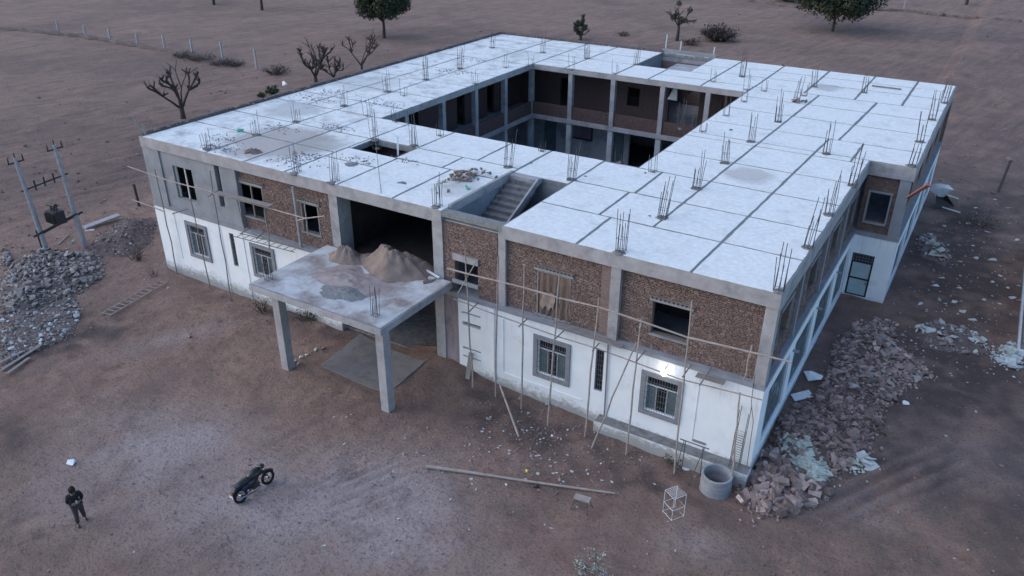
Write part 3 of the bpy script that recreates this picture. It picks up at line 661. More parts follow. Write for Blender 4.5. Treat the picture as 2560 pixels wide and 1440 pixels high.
# vertical waste pipe and cable in the left part
P('drain_pipe', MB().tube([(11.55, -.08, ZF), (11.5, -.06, 7.35)], .07, 8), 'conc')
P('drain_pipe', MB().tube([(28.45, -.06, .44), (28.4, -.06, 4.0)], .03, 6), 'surround')
P('drain_pipe', MB().tube([(22.95, -.06, .3), (22.95, -.06, 4.0)], .035, 6), 'frame')
P('cable', MB().tube([(34.25, -.06, 4.6), (34.3, -.1, 3.4), (34.5, -.12, 2.6), (34.55, -.1, .5)], .012, 5), 'black')
# outer back and left walls, inner walls
P('wall', wallX(MB(), 0.02, .3, .34, D-.3, -.5, ZL), 'white'); P('wall', wallX(MB(), .05, .3, .34, D-.3, ZF, ZB), 'brickfar')
P('wall', wallY(MB(), D-.3, D, .3, W2, -.5, ZL), 'white'); P('wall', wallY(MB(), D-.3, D-.03, .3, W2, ZF, ZB), 'brickfar')
dz = [(9.2, 10.2), (13.2, 14.2), (17.1, 19.4), (22.6, 23.6)]
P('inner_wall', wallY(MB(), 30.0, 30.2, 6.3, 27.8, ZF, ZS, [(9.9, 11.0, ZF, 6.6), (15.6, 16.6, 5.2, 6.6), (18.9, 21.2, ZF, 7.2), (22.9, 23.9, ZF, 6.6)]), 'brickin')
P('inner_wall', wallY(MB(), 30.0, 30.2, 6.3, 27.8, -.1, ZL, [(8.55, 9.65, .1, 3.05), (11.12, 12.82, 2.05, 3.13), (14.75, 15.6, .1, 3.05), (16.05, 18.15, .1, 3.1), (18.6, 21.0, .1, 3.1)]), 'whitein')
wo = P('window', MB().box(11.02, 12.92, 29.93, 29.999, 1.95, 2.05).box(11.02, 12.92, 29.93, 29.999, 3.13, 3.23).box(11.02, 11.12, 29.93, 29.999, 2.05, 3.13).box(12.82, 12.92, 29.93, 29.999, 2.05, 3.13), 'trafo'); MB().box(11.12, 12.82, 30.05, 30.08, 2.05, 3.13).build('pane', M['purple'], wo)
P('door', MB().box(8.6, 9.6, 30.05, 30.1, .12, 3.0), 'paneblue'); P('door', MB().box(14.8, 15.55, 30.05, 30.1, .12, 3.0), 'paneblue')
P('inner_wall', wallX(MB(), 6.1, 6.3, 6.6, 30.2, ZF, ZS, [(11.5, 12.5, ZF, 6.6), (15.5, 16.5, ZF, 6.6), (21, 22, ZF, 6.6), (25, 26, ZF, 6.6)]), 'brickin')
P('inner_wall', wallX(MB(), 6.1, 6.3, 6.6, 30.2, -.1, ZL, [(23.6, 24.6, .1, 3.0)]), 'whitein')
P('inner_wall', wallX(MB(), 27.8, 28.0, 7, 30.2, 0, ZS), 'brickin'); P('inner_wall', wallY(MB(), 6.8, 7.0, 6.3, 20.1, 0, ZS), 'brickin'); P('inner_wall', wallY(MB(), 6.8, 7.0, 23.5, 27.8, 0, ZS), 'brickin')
P('inner_wall', wallX(MB(), 20.25, 20.35, .6, 6.8, ZF, ZS), 'plaster'); P('inner_wall', wallX(MB(), 23.35, 23.5, .6, 6.8, 0, ZS), 'brickin'); P('hall_floor', MB().box(13.7, 20.2, .35, 6.75, ZF-.02, ZF+.01), 'dark'); P('hall_ceiling', MB().box(13.7, 20.2, .35, 6.75, ZS-.03, ZS-.005), 'dark'); P('inner_wall', wallX(MB(), 20.19, 20.24, .6, 6.7, ZF, ZS-.04), 'dark'); P('inner_wall', wallY(MB(), 6.72, 6.79, 13.7, 20.2, ZF, ZS-.04), 'dark')  # dark hall floor, ceiling and wall sheets carry the hall's shade as colour
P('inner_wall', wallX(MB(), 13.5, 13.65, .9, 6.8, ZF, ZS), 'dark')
P('inner_wall', wallY(MB(), 5.75, 5.9, 20.35, 23.35, 0, ZS, [(22.35, 23.0, 4.3, 6.6)]), 'plaster')
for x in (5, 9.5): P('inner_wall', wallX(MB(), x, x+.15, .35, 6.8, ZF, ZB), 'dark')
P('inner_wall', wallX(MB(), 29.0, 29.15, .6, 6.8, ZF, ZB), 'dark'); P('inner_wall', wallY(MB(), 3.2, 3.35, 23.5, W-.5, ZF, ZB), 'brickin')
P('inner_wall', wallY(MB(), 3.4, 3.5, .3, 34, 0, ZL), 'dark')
# stair well at the back: low walls round the hole and a landing
P('inner_wall', MB().box(15.48, 15.6, 31.25, 36.55, 6.4, ZS).box(19.8, 19.92, 31.25, 36.55, 6.4, ZS).box(15.6, 19.8, 36.48, 36.55, 6.4, ZS), 'plaster')
P('landing', MB().box(18.05, 19.78, 31.27, 33.4, 7.7, 7.98), 'conc')
st2 = P('stair_flight', MB().box(15.7, 17.9, 31.4, 36.3, 6.2, 6.35), 'concdark')
# corridor columns round the courtyard
for x in (8.69, 12.1, 15.55, 19.33, 22.6):
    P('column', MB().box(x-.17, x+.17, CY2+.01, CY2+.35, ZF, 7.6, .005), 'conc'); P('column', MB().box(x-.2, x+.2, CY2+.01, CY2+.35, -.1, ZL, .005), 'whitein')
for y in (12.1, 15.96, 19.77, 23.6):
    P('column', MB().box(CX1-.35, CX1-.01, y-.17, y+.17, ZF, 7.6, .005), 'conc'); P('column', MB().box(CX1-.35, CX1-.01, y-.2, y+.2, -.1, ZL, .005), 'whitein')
for x in (12.1, 16, 19.8, 23.6): P('column', MB().box(x-.17, x+.17, CY1-.35, CY1-.01, -.1, 7.6), 'conc')
P('parapet', MB().box(CX1-.14, CX2, CY2+.1, CY2+.24, ZF-.03, 5.12).box(CX1-.24, CX1-.1, CY1, CY2+.1, ZF-.03, 5.12), 'brickin')
P('slab_edge', MB().box(CX1-.01, CX2, CY2-.06, CY2+.005, ZL-.1, ZF+.02).box(CX1-.005, CX1+.06, CY1, CY2-.06, ZL-.1, ZF+.02), 'conc')
# front staircase
st = P('stair_flight', MB().bar((21.15, .5, 5.55), (21.15, 5.2, 7.55), 1.6, .16), 'concdark')
for i in range(12):
    y = 1.15+i*.37; z = 6.02+i*.166; MB().box(20.38, 21.92, y, y+.39, z-.16, z, .006).build('step', M['concdark'], st)
P('landing', MB().box(20.38, 23.3, .42, 1.2, 5.7, 5.86), 'concdark'); P('landing', MB().box(20.37, 22.0, 5.3, 5.74, 7.8, 8.03), 'conc')
P('parapet', MB().bar((21.98, 1.2, 6.1), (21.98, 5.4, 8.02), .1, .3), 'conc')
P('parapet', MB().box(20.28, 20.42, .5, 5.74, 7.7, 8.1, .01), 'conc')
P('parapet', MB().box(20.25, 23.08, .15, .3, 7.5, 7.58, .01), 'conc')
# kerb of rough bricks on the far roof edges
for nm, seg in (('roof_kerb', [((.12, .1), (.12, D-.12))]), ('roof_kerb', [((.12, D-.12), (15.5, D-.12))])):
    mb = MB()
    for (p, q) in seg:
        p = np.array(p); q = np.array(q); Ls = np.linalg.norm(q-p); d = (q-p)/Ls; a = 0
        while a < Ls:
            for lv in range(2):
                if random.random() < (.97, .85)[lv]:
                    c = p+d*(a+.11); mb.bar((*(c-d*.1), ZR+.05+lv*.09), (*(c+d*.1), ZR+.05+lv*.09+random.uniform(-.01, .01)), .24, .085)
            a += .235
    mb.build(nm, M['kerbbrick'], H, 'stuff')
P('wall', MB().box(15.5, 19.9, D-.14, D, ZR-.02, ZR+.3), 'plaster')
# porch
P('porch_slab', MB().box(13.3, 20.75, -4.95, -.04, 4.42, 4.72, .012), 'conc')
psm = mat('dusty_porch_top', (.36, .38, .41), (.50, .52, .56), 1.2, .95, .3, 25, c3=(.22, .19, .19), s3=.45, t3=(.46, .62))
MB_ = MB(); n = 24; 
for i in range(n+1):
    for j in range(n+1):
        x = 13.36+7.32*i/n; y = -4.88+4.8*j/n; MB_.v.append((x, y, 4.74+.02*float(vn(x*2, y*2))))
MB_.f = [(i*(n+1)+j, (i+1)*(n+1)+j, (i+1)*(n+1)+j+1, i*(n+1)+j+1) for i in range(n) for j in range(n)]
MB_.build('porch_screed', psm, H)
for (u, v) in ((712, 925), (962, 1030)):
    p = GG(u, v); P('column', MB().box(p[0]-.2, p[0]+.22, p[1]+.02, p[1]+.44, -.4, 4.42, .008), 'conc')
P('column', MB().box(19.75, 20.25, -.03, .02, .2, ZF, .005), 'conc')
# starter bars
def rebar(x, y, z, n=8, h=1.5, wx=.32, wy=.26, r=.0135):
    mb = MB(); lean = np.array([random.gauss(0, .035), random.gauss(0, .035)])
    pts = [(-1, -1), (1, -1), (1, 1), (-1, 1), (0, -1), (0, 1), (1, 0), (-1, 0)][:n]
    for (a, c) in pts:
        b_ = np.array([x+a*wx/2, y+c*wy/2]); hh = h*random.choice((random.uniform(.5, .8), random.uniform(.8, 1.2))); t = b_+lean*hh+np.random.default_rng(int(1e4*abs(a*x+c*y+hh))).normal(0, .03, 2)*hh
        mid = (b_+t)/2+np.array([random.gauss(0, .012), random.gauss(0, .012)])
        mb.tube([(*b_, z-.05), (*mid, z+hh/2), (*t, z+hh)], r, 4)
    for k in range(1 if n < 6 else random.randint(1, 2)):
        zz = z+.06+k*random.uniform(.2, .5)
        cs = [(x-wx/2, y-wy/2, zz), (x+wx/2, y-wy/2, zz), (x+wx/2, y+wy/2, zz), (x-wx/2, y+wy/2, zz), (x-wx/2, y-wy/2, zz)]; mb.tube(cs, .008, 4, False)
    P('starter_bars', mb, 'steel')
RB = [(1945,728,8,1.6),(1548,632,8,1.55),(1090,518,8,1.4),(828,457,8,1.4),(733,434,8,1.4),(518,374,6,1.),(640,338,6,1.2),(741,305,6,1.2),(860,265,6,1.3),(968,230,6,1.3),(1065,200,8,1.6),(1150,172,8,1.6),(1230,120,6,1.4),(1357,132,6,1.5),(1467,147,8,1.6),(1590,162,6,1.6),(1035,365,8,1.6),(937,350,6,1.5),(1270,418,8,1.7),(1428,450,8,1.5),(1655,545,8,1.6),(2020,620,8,1.9),(2072,537,6,1.7),(1812,408,6,1.5),(1740,472,8,1.6),(1878,355,6,1.5),(1945,305,8,1.6),(2065,385,6,1.6),(2130,465,8,1.9),(2035,217,6,1.4),(2160,232,6,1.2),(2365,258,8,1.4),(2330,300,8,1.5),(2300,355,8,1.5),(2280,415,8,1.5),(1855,192,8,1.6),(1990,255,6,1.4),
  (918,290,3,1.3),(1010,240,3,1.),(1188,210,4,1.),(1265,170,4,1.1),(1328,165,3,1.1),(1430,175,3,1.1),(1537,185,3,1.1),(990,305,4,.9),(1100,340,4,.8),(1355,378,5,.5),(1548,407,3,.6),(1632,430,4,1.2),(1700,322,4,1.6),(1757,330,4,.7),(1815,290,4,1.2),(1860,255,3,1.2),(1782,205,3,1.),(1865,225,3,1.3),(1910,228,3,1.2),(2010,240,3,1.3),(942,372,3,.4)]
collars = MB()
for (u, v, n, h) in RB:
    p = G(u, v, 8.0); collars.blob((p[0], p[1], 8.0), .26 if n > 5 else .14, .24 if n > 5 else .12, .05, 9, 4, .3); rebar(min(max(p[0], .25), W2-.25), max(p[1], .28), 8.0, n, h)
for (u, v, n, h) in ((672, 700, 6, .75), (938, 790, 8, 1.15)):
    p = G(u, v, 4.74); rebar(p[0], p[1], 4.74, n, h, .26, .22)
P('bar_collars', collars, 'concdark', kind='stuff')
# bar cage standing in the right front corner
rb = MB()
for (a, c) in ((33.95, -.42), (34.3, -.42), (33.95, -.15), (34.3, -.15)): rb.tube([(a, c, .44), (a+.05, c, 2.9+random.uniform(-.4, .4))], .013, 4)
for k in range(14):
    z = .6+k*.11; rb.tube([(33.95, -.42, z), (34.3, -.42, z), (34.3, -.15, z), (33.95, -.15, z), (33.95, -.42, z)], .008, 4, False)
P('column_cage', rb, 'steel')
# courtyard: thin rods leaning in the far gallery
P('prop_pole', MB().tube([(20.4, 28.2, ZF), (20.9, 28.3, 6.4)], .03, 5).tube([(21.2, 28.4, ZF), (21.6, 28.3, 6.2)], .03, 5), 'wood')
ru = MB(); ru.add([GY(1688, 218, 28.6), GY(1694, 216, 28.7), GY(1692, 252, 28.7), GY(1668, 248, 28.6), GY(1683, 222, 28.6)], [(0, 1, 2, 3, 4)])
ru.add([GY(1688, 218, 28.64), GY(1694, 216, 28.74), GY(1692, 252, 28.74), GY(1668, 248, 28.64), GY(1683, 222, 28.64)], [(4, 3, 2, 1, 0)])
tag(ru.build('hanging_sheet', M['cloth']), 'tan-white cloth sheet hanging in the far courtyard gallery beside a column', 'sheet')

# ------------------------------------------------------------------ lamp on the wall
LP = GY(1660, 932, -.3)
lt = empty('wall_lamp', LP, 'lit white bulb glowing on the white wall above the right barred window', 'lamp')
em = bpy.data.materials.new('lit_bulb'); em.use_nodes = True; eb = em.node_tree.nodes['Principled BSDF']; eb.inputs['Emission Color'].default_value = (1, .98, .92, 1); eb.inputs['Emission Strength'].default_value = 4
MB().blob(LP, .13, .12, .14, 12, 8).build('bulb', em, lt, smooth=True)
MB().tube([(LP[0], -.02, LP[2]+.14), (LP[0], LP[1], LP[2]+.14), (LP[0], LP[1], LP[2]+.09)], .025, 8).build('holder', M['black'], lt)
pl = bpy.data.lights.new('bulb_light', 'POINT'); pl.energy = .5; pl.color = (1, .97, .9); pl.shadow_soft_size = .1
po = bpy.data.objects.new('bulb_light', pl); link(po, lt, (LP[0], LP[1]-.17, LP[2]+.0))

# ------------------------------------------------------------------ scaffolds
def pole_pts(p, q, n=6, wob=.02):
    p = np.array(p); q = np.array(q); return [p+(q-p)*i/n+np.array([random.gauss(0, wob), random.gauss(0, wob), 0])*(0 < i < n) for i in range(n+1)]
SR = empty('bamboo_scaffold', (28, -1, 0), 'bamboo scaffold lashed along the right half of the white and brick front wall', 'scaffold')
def scpole(S_, b_, t_, ytop, r=.035, mt='bamboo', ext=0, name='pole', rz=None):
    p0 = GG(*b_) if rz is None else G(*b_, rz); p1 = GY(*t_, ytop); p0 = p0-np.array([0, 0, .1])
    MB().tube(pole_pts(p0, p1), [r*1.1]*4+[r*.9]*3, 7).build(name, M[mt], S_); return p0, p1
uy = -.75
for b_, t_ in [((1182, 968), (1163, 627)), ((1239, 991), (1246, 640)), ((1303, 1022), (1311, 660)), ((1369, 1064), (1399, 687)), ((1462, 1092), (1497, 746)), ((1565, 1137), (1603, 797)), ((1686, 1184), (1730, 752)), ((1826, 1235), (1850, 981))]:
    scpole(SR, b_, t_, uy)
scpole(SR, (1477, 1122), (1592, 854), -.5, .035, name='brace')
MB().tube(pole_pts(GY(1860, 950, uy), GY(1880, 862, uy)), .035, 6).build('pole', M['bamboo'], SR)
ul = [(1118, 671), (1163, 683), (1310, 719), (1399, 745), (1497, 768), (1603, 803), (1718, 843), (1876, 880), (1980, 906)]
for i in range(0, len(ul)-2, 2):
    MB().tube([GY(*ul[i], uy-.06), GY(*ul[i+1], uy-.06), GY(*ul[i+2], uy-.06)], [.042, .038, .034], 7).build('ledger', M['bamboo'], SR)
ll = [(1134, 747), (1240, 787), (1397, 842), (1495, 872), (1588, 906), (1700, 948), (1850, 985), (1905, 1000)]
for i in range(len(ll)-1): MB().tube([GY(*ll[i], -.55), GY(*ll[i+1], -.55)], .026, 6).build('ledger', M['bamboo'], SR)
for (u, v) in ul[1:-1]:
    c = GY(u, v, uy-.02); MB().ring(c, (.3, 0, 1), .05, .018, 8, 4).ring(c, (1, 0, -.6), .05, .018, 8, 4).bar(c+[.02, -.04, 0], c+[.04, -.06, -.2], .02, .02).build('rope_tie', M['rope'], SR)
for (u0, v0, u1, v1) in [(1170, 782, 1195, 757), (1297, 817, 1318, 797), (1384, 851, 1409, 827), (1481, 877, 1498, 858), (1590, 905, 1613, 877), (1706, 943, 1728, 912), (1749, 964, 1779, 918)]:
    MB().tube([GY(u0, v0, -1.0), GY(u1, v1, -.05)], .028, 6).build('put_log', M['bamboodark'], SR)
MB().tube([GY(1144, 735, -.8), GY(1190, 655, -.7)], .025, 6).build('brace', M['bamboo'], SR)
def plank_y(name, pts, y0, lab, cat='plank'):
    c = [GY(u, v, y0) for u, v in pts]; z = (c[0][2]+c[1][2])/2
    mb = MB().bar((c[0][0], y0-.15, c[0][2]), (c[1][0], y0-.15, c[1][2]), .32, .04); o = mb.build(name, M['wood']); tag(o, lab, cat); return o
plank_y('wooden_plank', [(1745, 932), (1815, 952)], -.1, 'grey wooden plank lying on the scaffold ledger right of the lamp')
plank_y('wooden_plank', [(1390, 802), (1560, 862)], -.03, 'long dusty board lying on the ledge under the curtained opening')
SLf = empty('bamboo_scaffold', (6, -1, 0), 'thin dark bamboo scaffold tied along the left grey-plastered part of the front', 'scaffold')
for b_, t_ in [((443, 684), (387, 424)), ((578, 754), (525, 427)), ((527, 722), (476, 496))]: scpole(SLf, b_, t_, -.7, .028, 'bamboodark')
for a, c in [((592, 499), (612, 578)), ((661, 514), (674, 625)), ((761, 505), (771, 590))]:
    MB().tube(pole_pts(GY(*c, -.7), GY(*a, -.7)), .035, 6).build('pole', M['bamboo'], SLf)
for seg in ([(320, 416), (423, 452), (533, 481)], [(533, 483), (645, 513), (764, 546)], [(330, 499), (382, 517), (412, 530)], [(740, 552), (764, 546), (812, 540)]):
    MB().tube([GY(*s_, -.78) for s_ in seg], .034, 6).build('ledger', M['bamboo'], SLf)
for (u0, v0, u1, v1) in [(430, 535, 470, 522), (520, 492, 548, 474), (600, 585, 625, 570), (640, 598, 660, 580)]:
    MB().tube([GY(u0, v0, -.95), GY(u1, v1, -.05)], .025, 5).build('put_log', M['bamboodark'], SLf)
for (u, v) in ((533, 482), (645, 512), (764, 546)): MB().ring(GY(u, v, -.75), (.3, 0, 1), .05, .02, 8, 4).build('rope_tie', M['rope'], SLf)
plank_y('wooden_plank', [(548, 478), (684, 512)], -.6, 'broad plank resting on the left scaffold across two upper windows')
lad = MB(); p, q = GY(600, 583, -.3), GY(752, 622, -.3)
lo = empty('bamboo_ladder', p, 'short bamboo ladder lying flat on the ledge of the left scaffold', 'ladder')
MB().tube([p, q], .025, 5).build('rail', M['bamboodark'], lo); MB().tube([p+[0, -.45, 0], q+[0, -.45, 0]], .025, 5).build('rail', M['bamboodark'], lo)
for i in range(9):
    c = p+(q-p)*(i+.5)/9; MB().tube([c+[0, .05, 0], c+[0, -.5, 0]], .018, 5).build('rung', M['bamboo'], lo)

# jute curtain in the middle opening
x0, x1, z0, z1 = uw[5]; cu = MB(); nx, nz_ = 22, 16
for i in range(nx+1):
    for j in range(nz_+1):
        t = j/nz_; x = x0+.06+(x1-x0-.12)*i/nx; cu.v.append((x+.03*math.sin(j*.9+i*.3)*t, YB-.02+.05*math.sin(i*1.35+t*1.2)*(.3+t), z1-.02-t*(z1-z0+.12)*(1-.06*abs(math.sin(i*.5)))))
cu.f = [(i*(nz_+1)+j, (i+1)*(nz_+1)+j, (i+1)*(nz_+1)+j+1, i*(nz_+1)+j+1) for i in range(nx) for j in range(nz_)]
co = cu.build('jute_curtain', M['jute'], None, smooth=True); tag(co, 'brown sacking curtain hung in the tall opening of the brick upper wall', 'curtain')
c2 = MB(); 
for i in range(9):
    for j in range(7):
        t = j/6; x = x0+.28+.62*i/8; c2.v.append((x+.05*math.sin(j), YB-.12-.05*math.sin(i*.9)*(1-t), z0+1.15-t*(.75+.12*math.sin(i*1.7))))
c2.f = [(i*7+j, (i+1)*7+j, (i+1)*7+j+1, i*7+j+1) for i in range(8) for j in range(6)]
c2.build('cloth_fold', M['jutelight'], co, smooth=True)

# ------------------------------------------------------------------ stones and heaps
def rock_mesh(name, mt, sx=1, sy=1, sz=1, n=11, blocky=.0):
    b_ = bmesh.new()
    for i in range(n):
        v_ = np.array([random.gauss(0, 1) for _ in range(3)]); v_ /= np.linalg.norm(v_)
        if blocky: v_ = np.sign(v_)*np.abs(v_)**(1-blocky)
        v_ = v_*random.uniform(.8, 1.05)*.5*np.array([sx, sy, sz]); b_.verts.new(v_)
    r = bmesh.ops.convex_hull(b_, input=b_.verts[:]); bmesh.ops.delete(b_, geom=[g for g in b_.verts[:] if not g.link_faces], context='VERTS')
    bmesh.ops.recalc_face_normals(b_, faces=b_.faces[:])
    me_ = bpy.data.meshes.new(name); b_.to_mesh(me_); b_.free(); me_.materials.append(mt); return me_
def slab_mesh(name, mt, sx, sy, sz):
    mb = MB().box(-sx/2, sx/2, -sy/2, sy/2, -sz/2, sz/2, .13*min(sx, sy, sz)+.02); me_ = bpy.data.meshes.new(name); me_.from_pydata(mb.v, [], mb.f); me_.materials.append(mt); return me_
def inpoly(x, y, P_):
    c = False; j = len(P_)-1
    for i in range(len(P_)):
        xi, yi = P_[i]; xj, yj = P_[j]
        if (yi > y) != (yj > y) and x < (xj-xi)*(y-yi)/(yj-yi)+xi: c = not c
        j = i
    return c
def edist(x, y, P_):
    d = 1e9
    for i in range(len(P_)):
        ax, ay = P_[i-1]; bx, by = P_[i]; t = max(0, min(1, ((x-ax)*(bx-ax)+(y-ay)*(by-ay))/((bx-ax)**2+(by-ay)**2+1e-9))); d = min(d, math.hypot(x-ax-t*(bx-ax), y-ay-t*(by-ay)))
    return d
def heap(name, pix, label, cat, mts, nbig, nsmall, hmax, slope, big=(.24, .5), small=(.07, .17), shapes='rock', core='earth', avoid=None, corename='earth_core', grp=None):
    P_ = [tuple(GG(u, v)[:2]) for u, v in pix]; cx = sum(p[0] for p in P_)/len(P_); cy = sum(p[1] for p in P_)/len(P_)
    root = empty(name, (cx, cy, float(ground_z(cx, cy))), label, cat, grp)
    hf = lambda x, y: min(hmax, slope*edist(x, y, P_))*(.75+.8*float(vn(x*.9+3, y*.9)))
    xs = [p[0] for p in P_]; ys = [p[1] for p in P_]; x0_, x1_, y0_, y1_ = min(xs)-.3, max(xs)+.3, min(ys)-.3, max(ys)+.3
    nx_ = max(6, int((x1_-x0_)/.3)); ny_ = max(6, int((y1_-y0_)/.3)); mb = MB(); idx = {}
    for i in range(nx_+1):
        for j in range(ny_+1):
            x = x0_+(x1_-x0_)*i/nx_; y = y0_+(y1_-y0_)*j/ny_; ins = inpoly(x, y, P_); z = float(ground_z(x, y))+(hf(x, y)*.8+random.uniform(-.03, .05) if ins else -.12); idx[i, j] = len(mb.v); mb.v.append((x, y, z))
    mb.f = [(idx[i, j], idx[i+1, j], idx[i+1, j+1], idx[i, j+1]) for i in range(nx_) for j in range(ny_)]
    mb.build(corename, M[core], root, 'stuff', smooth=True)
    if shapes == 'rock': ms = [rock_mesh('stone', M[mts[k % len(mts)]], 1, random.uniform(.6, .85), random.uniform(.45, .65), 11, .25) for k in range(10)]
    elif shapes == 'block': ms = [slab_mesh('stone', M[mts[k % len(mts)]], 1, random.uniform(.42, .6), random.uniform(.3, .45)) for k in range(5)]+[rock_mesh('stone', M[mts[k % len(mts)]], 1, .7, .5, 11, .4) for k in range(6)]
    else: ms = [slab_mesh('plate', M[mts[k % len(mts)]], 1, random.uniform(.6, .9), random.uniform(.1, .22)) for k in range(4)]+[rock_mesh('chunk', M[mts[k % len(mts)]], 1, .7, .4, 10, .1) for k in range(5)]
    nm = 'stone' if shapes in ('rock', 'block') else 'plaster_chunk'
    def spot(e=0.):
        while True:
            x = random.uniform(x0_, x1_); y = random.uniform(y0_, y1_)
            if inpoly(x, y, P_) and (edist(x, y, P_) > e): return x, y
    for k in range(nbig):
        x, y = spot(.05); s_ = random.uniform(*big)*(1.25 if random.random() < .15 else 1); o = bpy.data.objects.new(nm, ms[k % len(ms)])
        link(o, root, (x, y, float(ground_z(x, y))+hf(x, y)*.85+s_*.16)); o.scale = (s_, s_, s_); o.rotation_euler = (random.gauss(0, .35), random.gauss(0, .35), random.uniform(0, 6.3))
    if nsmall:
        VV = []; FF = []; off = 0
        tmpl = [(np.array([v_.co[:] for v_ in m_.vertices]), [tuple(p_.vertices) for p_ in m_.polygons]) for m_ in ms]
        for k in range(nsmall):
            x, y = spot(); 
            if random.random() < .25: x += random.gauss(0, .35); y += random.gauss(0, .35)
            s_ = random.uniform(*small); A, Fc = tmpl[k % len(tmpl)]; R_ = np.array(Matrix.Rotation(random.uniform(0, 6.3), 3, 'Z') @ Matrix.Rotation(random.gauss(0, .5), 3, 'X'))
            zz = float(ground_z(x, y))+(hf(x, y)*.85 if inpoly(x, y, P_) else 0)+s_*.12
            VV.append(A*s_@R_.T+[x, y, zz]); FF += [tuple(i+off for i in f) for f in Fc]; off += len(A)
        mb = MB(); mb.v = np.concatenate(VV).tolist(); mb.f = FF; mb.build('rubble_bits', M[mts[0]], root, 'stuff')
    return root
heap('stone_heap', [(1850, 1262), (1900, 1300), (1990, 1290), (2050, 1262), (2075, 1225), (2010, 1190), (1960, 1150), (1925, 1110), (1900, 1130), (1880, 1190), (1845, 1215)], 'heap of angular brown building stones in front of the right corner beside the concrete ring', 'stone heap', ('stone1', 'stone'), 130, 320, .5, .55, (.3, .58), (.08, .2), 'block')
heap('stone_heap', [(1920, 1105), (1975, 1150), (2060, 1200), (2130, 1170), (2180, 1120), (2215, 1040), (2150, 1000), (2060, 960), (2030, 985), (1975, 1025), (1940, 1065)], 'long heap of dark brown stones running beside the white side wall', 'stone heap', ('stone1',), 300, 2200, .75, .5, (.22, .52), (.09, .26))
heap('stone_heap', [(2060, 955), (2130, 995), (2215, 1030), (2270, 965), (2330, 945), (2300, 905), (2235, 860), (2240, 815), (2190, 795), (2140, 815), (2085, 860), (2075, 910)], 'brown and grey stone heap farther back, opposite the second bay of the white side wall', 'stone heap', ('stone', 'stone1', 'stonegrey'), 290, 1700, .75, .5, (.24, .52), (.09, .26))
heap('plaster_heap', [(1935, 1100), (1975, 1150), (2000, 1185), (2040, 1225), (2075, 1190), (2065, 1140), (2040, 1100), (2000, 1095), (1965, 1092)], 'small heap of pale green-white broken plaster lying on the brown stones by the right corner', 'plaster heap', ('debris',), 200, 600, .85, .8, (.16, .42), (.06, .16), 'plate', 'gravel')
heap('plaster_heap', [(2110, 1140), (2120, 1185), (2160, 1190), (2195, 1170), (2160, 1135)], 'few pale slabs of broken plaster at the outer foot of the long stone heap', 'plaster heap', ('debris', 'litter'), 16, 60, .15, .3, (.25, .5), (.06, .14), 'plate', 'earth')
heap('rubbish_heap', [(2285, 820), (2300, 870), (2385, 885), (2440, 885), (2480, 890), (2470, 845), (2400, 815), (2330, 800)], 'low dark rubbish heap edged with pale rags in the yard right of the stone heaps', 'rubbish heap', ('stonegrey', 'litter', 'debris'), 70, 350, .3, .35, (.15, .4), (.05, .15), 'plate', 'earth')
heap('rubbish_heap', [(2478, 880), (2490, 910), (2545, 925), (2559, 905), (2559, 870), (2520, 860)], 'scatter of pale rags and plaster at the foot of the neighbouring white wall', 'rubbish heap', ('litter', 'debris'), 60, 200, .2, .3, (.2, .5), (.06, .15), 'plate', 'earth')
heap('stone_heap', [(2, 790), (2, 720), (22, 670), (70, 640), (120, 625), (180, 630), (250, 640), (262, 690), (232, 718), (165, 745), (90, 775)], 'big grey heap of broken stone at the left below the transformer poles', 'stone heap', ('stonegrey',), 300, 1600, .75, .55, (.25, .5), (.09, .26))
heap('stone_heap', [(2, 790), (90, 775), (185, 735), (205, 790), (175, 845), (110, 870), (50, 905), (2, 925)], 'thin spread of small grey rubble at the left edge above the loose boards', 'stone heap', ('stonegrey', 'stonegrey', 'litter'), 160, 2200, .16, .2, (.16, .36), (.05, .14), core='earth')
heap('stone_heap', [(1, 625), (1, 665), (20, 668), (32, 645), (18, 622)], 'tiny heap of stones at the left frame edge beyond the big grey heap', 'stone heap', ('stonegrey',), 18, 60, .3, .5, (.25, .45), (.08, .2))
heap('earth_heap', [(215, 625), (260, 645), (330, 640), (380, 610), (398, 560), (380, 545), (310, 545), (265, 580), (240, 590)], 'dark earth and brick-bat heap between the transformer poles and the left corner', 'earth heap', ('stone1', 'stonegrey'), 90, 900, .7, .5, (.14, .32), (.05, .14))
heap('rubbish_heap', [(2290, 585), (2300, 640), (2360, 665), (2385, 640), (2350, 600), (2320, 580)], 'dark rubbish with pale slabs behind the side wing near the fallen frame', 'rubbish heap', ('stonegrey', 'debris'), 40, 180, .22, .3, (.2, .5), (.06, .18), 'plate', 'earth')
# scattered pale plates behind the right yard
sc = [(2325, 640), (2355, 695), (2400, 655), (2432, 615), (2300, 600), (2385, 755), (2340, 715), (2480, 650), (2500, 665), (2440, 645), (2350, 750), (2400, 690), (2470, 580), (2500, 690), (2460, 750), (2530, 745), (2520, 720), (2545, 715), (2500, 760), (2480, 705), (2410, 780), (2300, 760), (2430, 800), (2320, 610), (2420, 560), (2330, 865), (2540, 600), (2440, 520), (2490, 500), (2520, 520), (2360, 565)]
for k, (u, v) in enumerate(sc):
    p = GG(u, v); s_ = random.uniform(.3, .75); o = bpy.data.objects.new('plaster_slab', rock_mesh('plaster_slab', M['debris' if k % 3 else 'litter'], 1, .7, .16, 9)); link(o, None, (p[0], p[1], p[2]+.03)); o.scale = (s_, s_, s_); o.rotation_euler = (0, 0, random.uniform(0, 6))
    tag(o, 'thin pale broken plaster slab lying flat on the dark ground of the right yard', 'slab', 'plaster slabs strewn over the right yard')
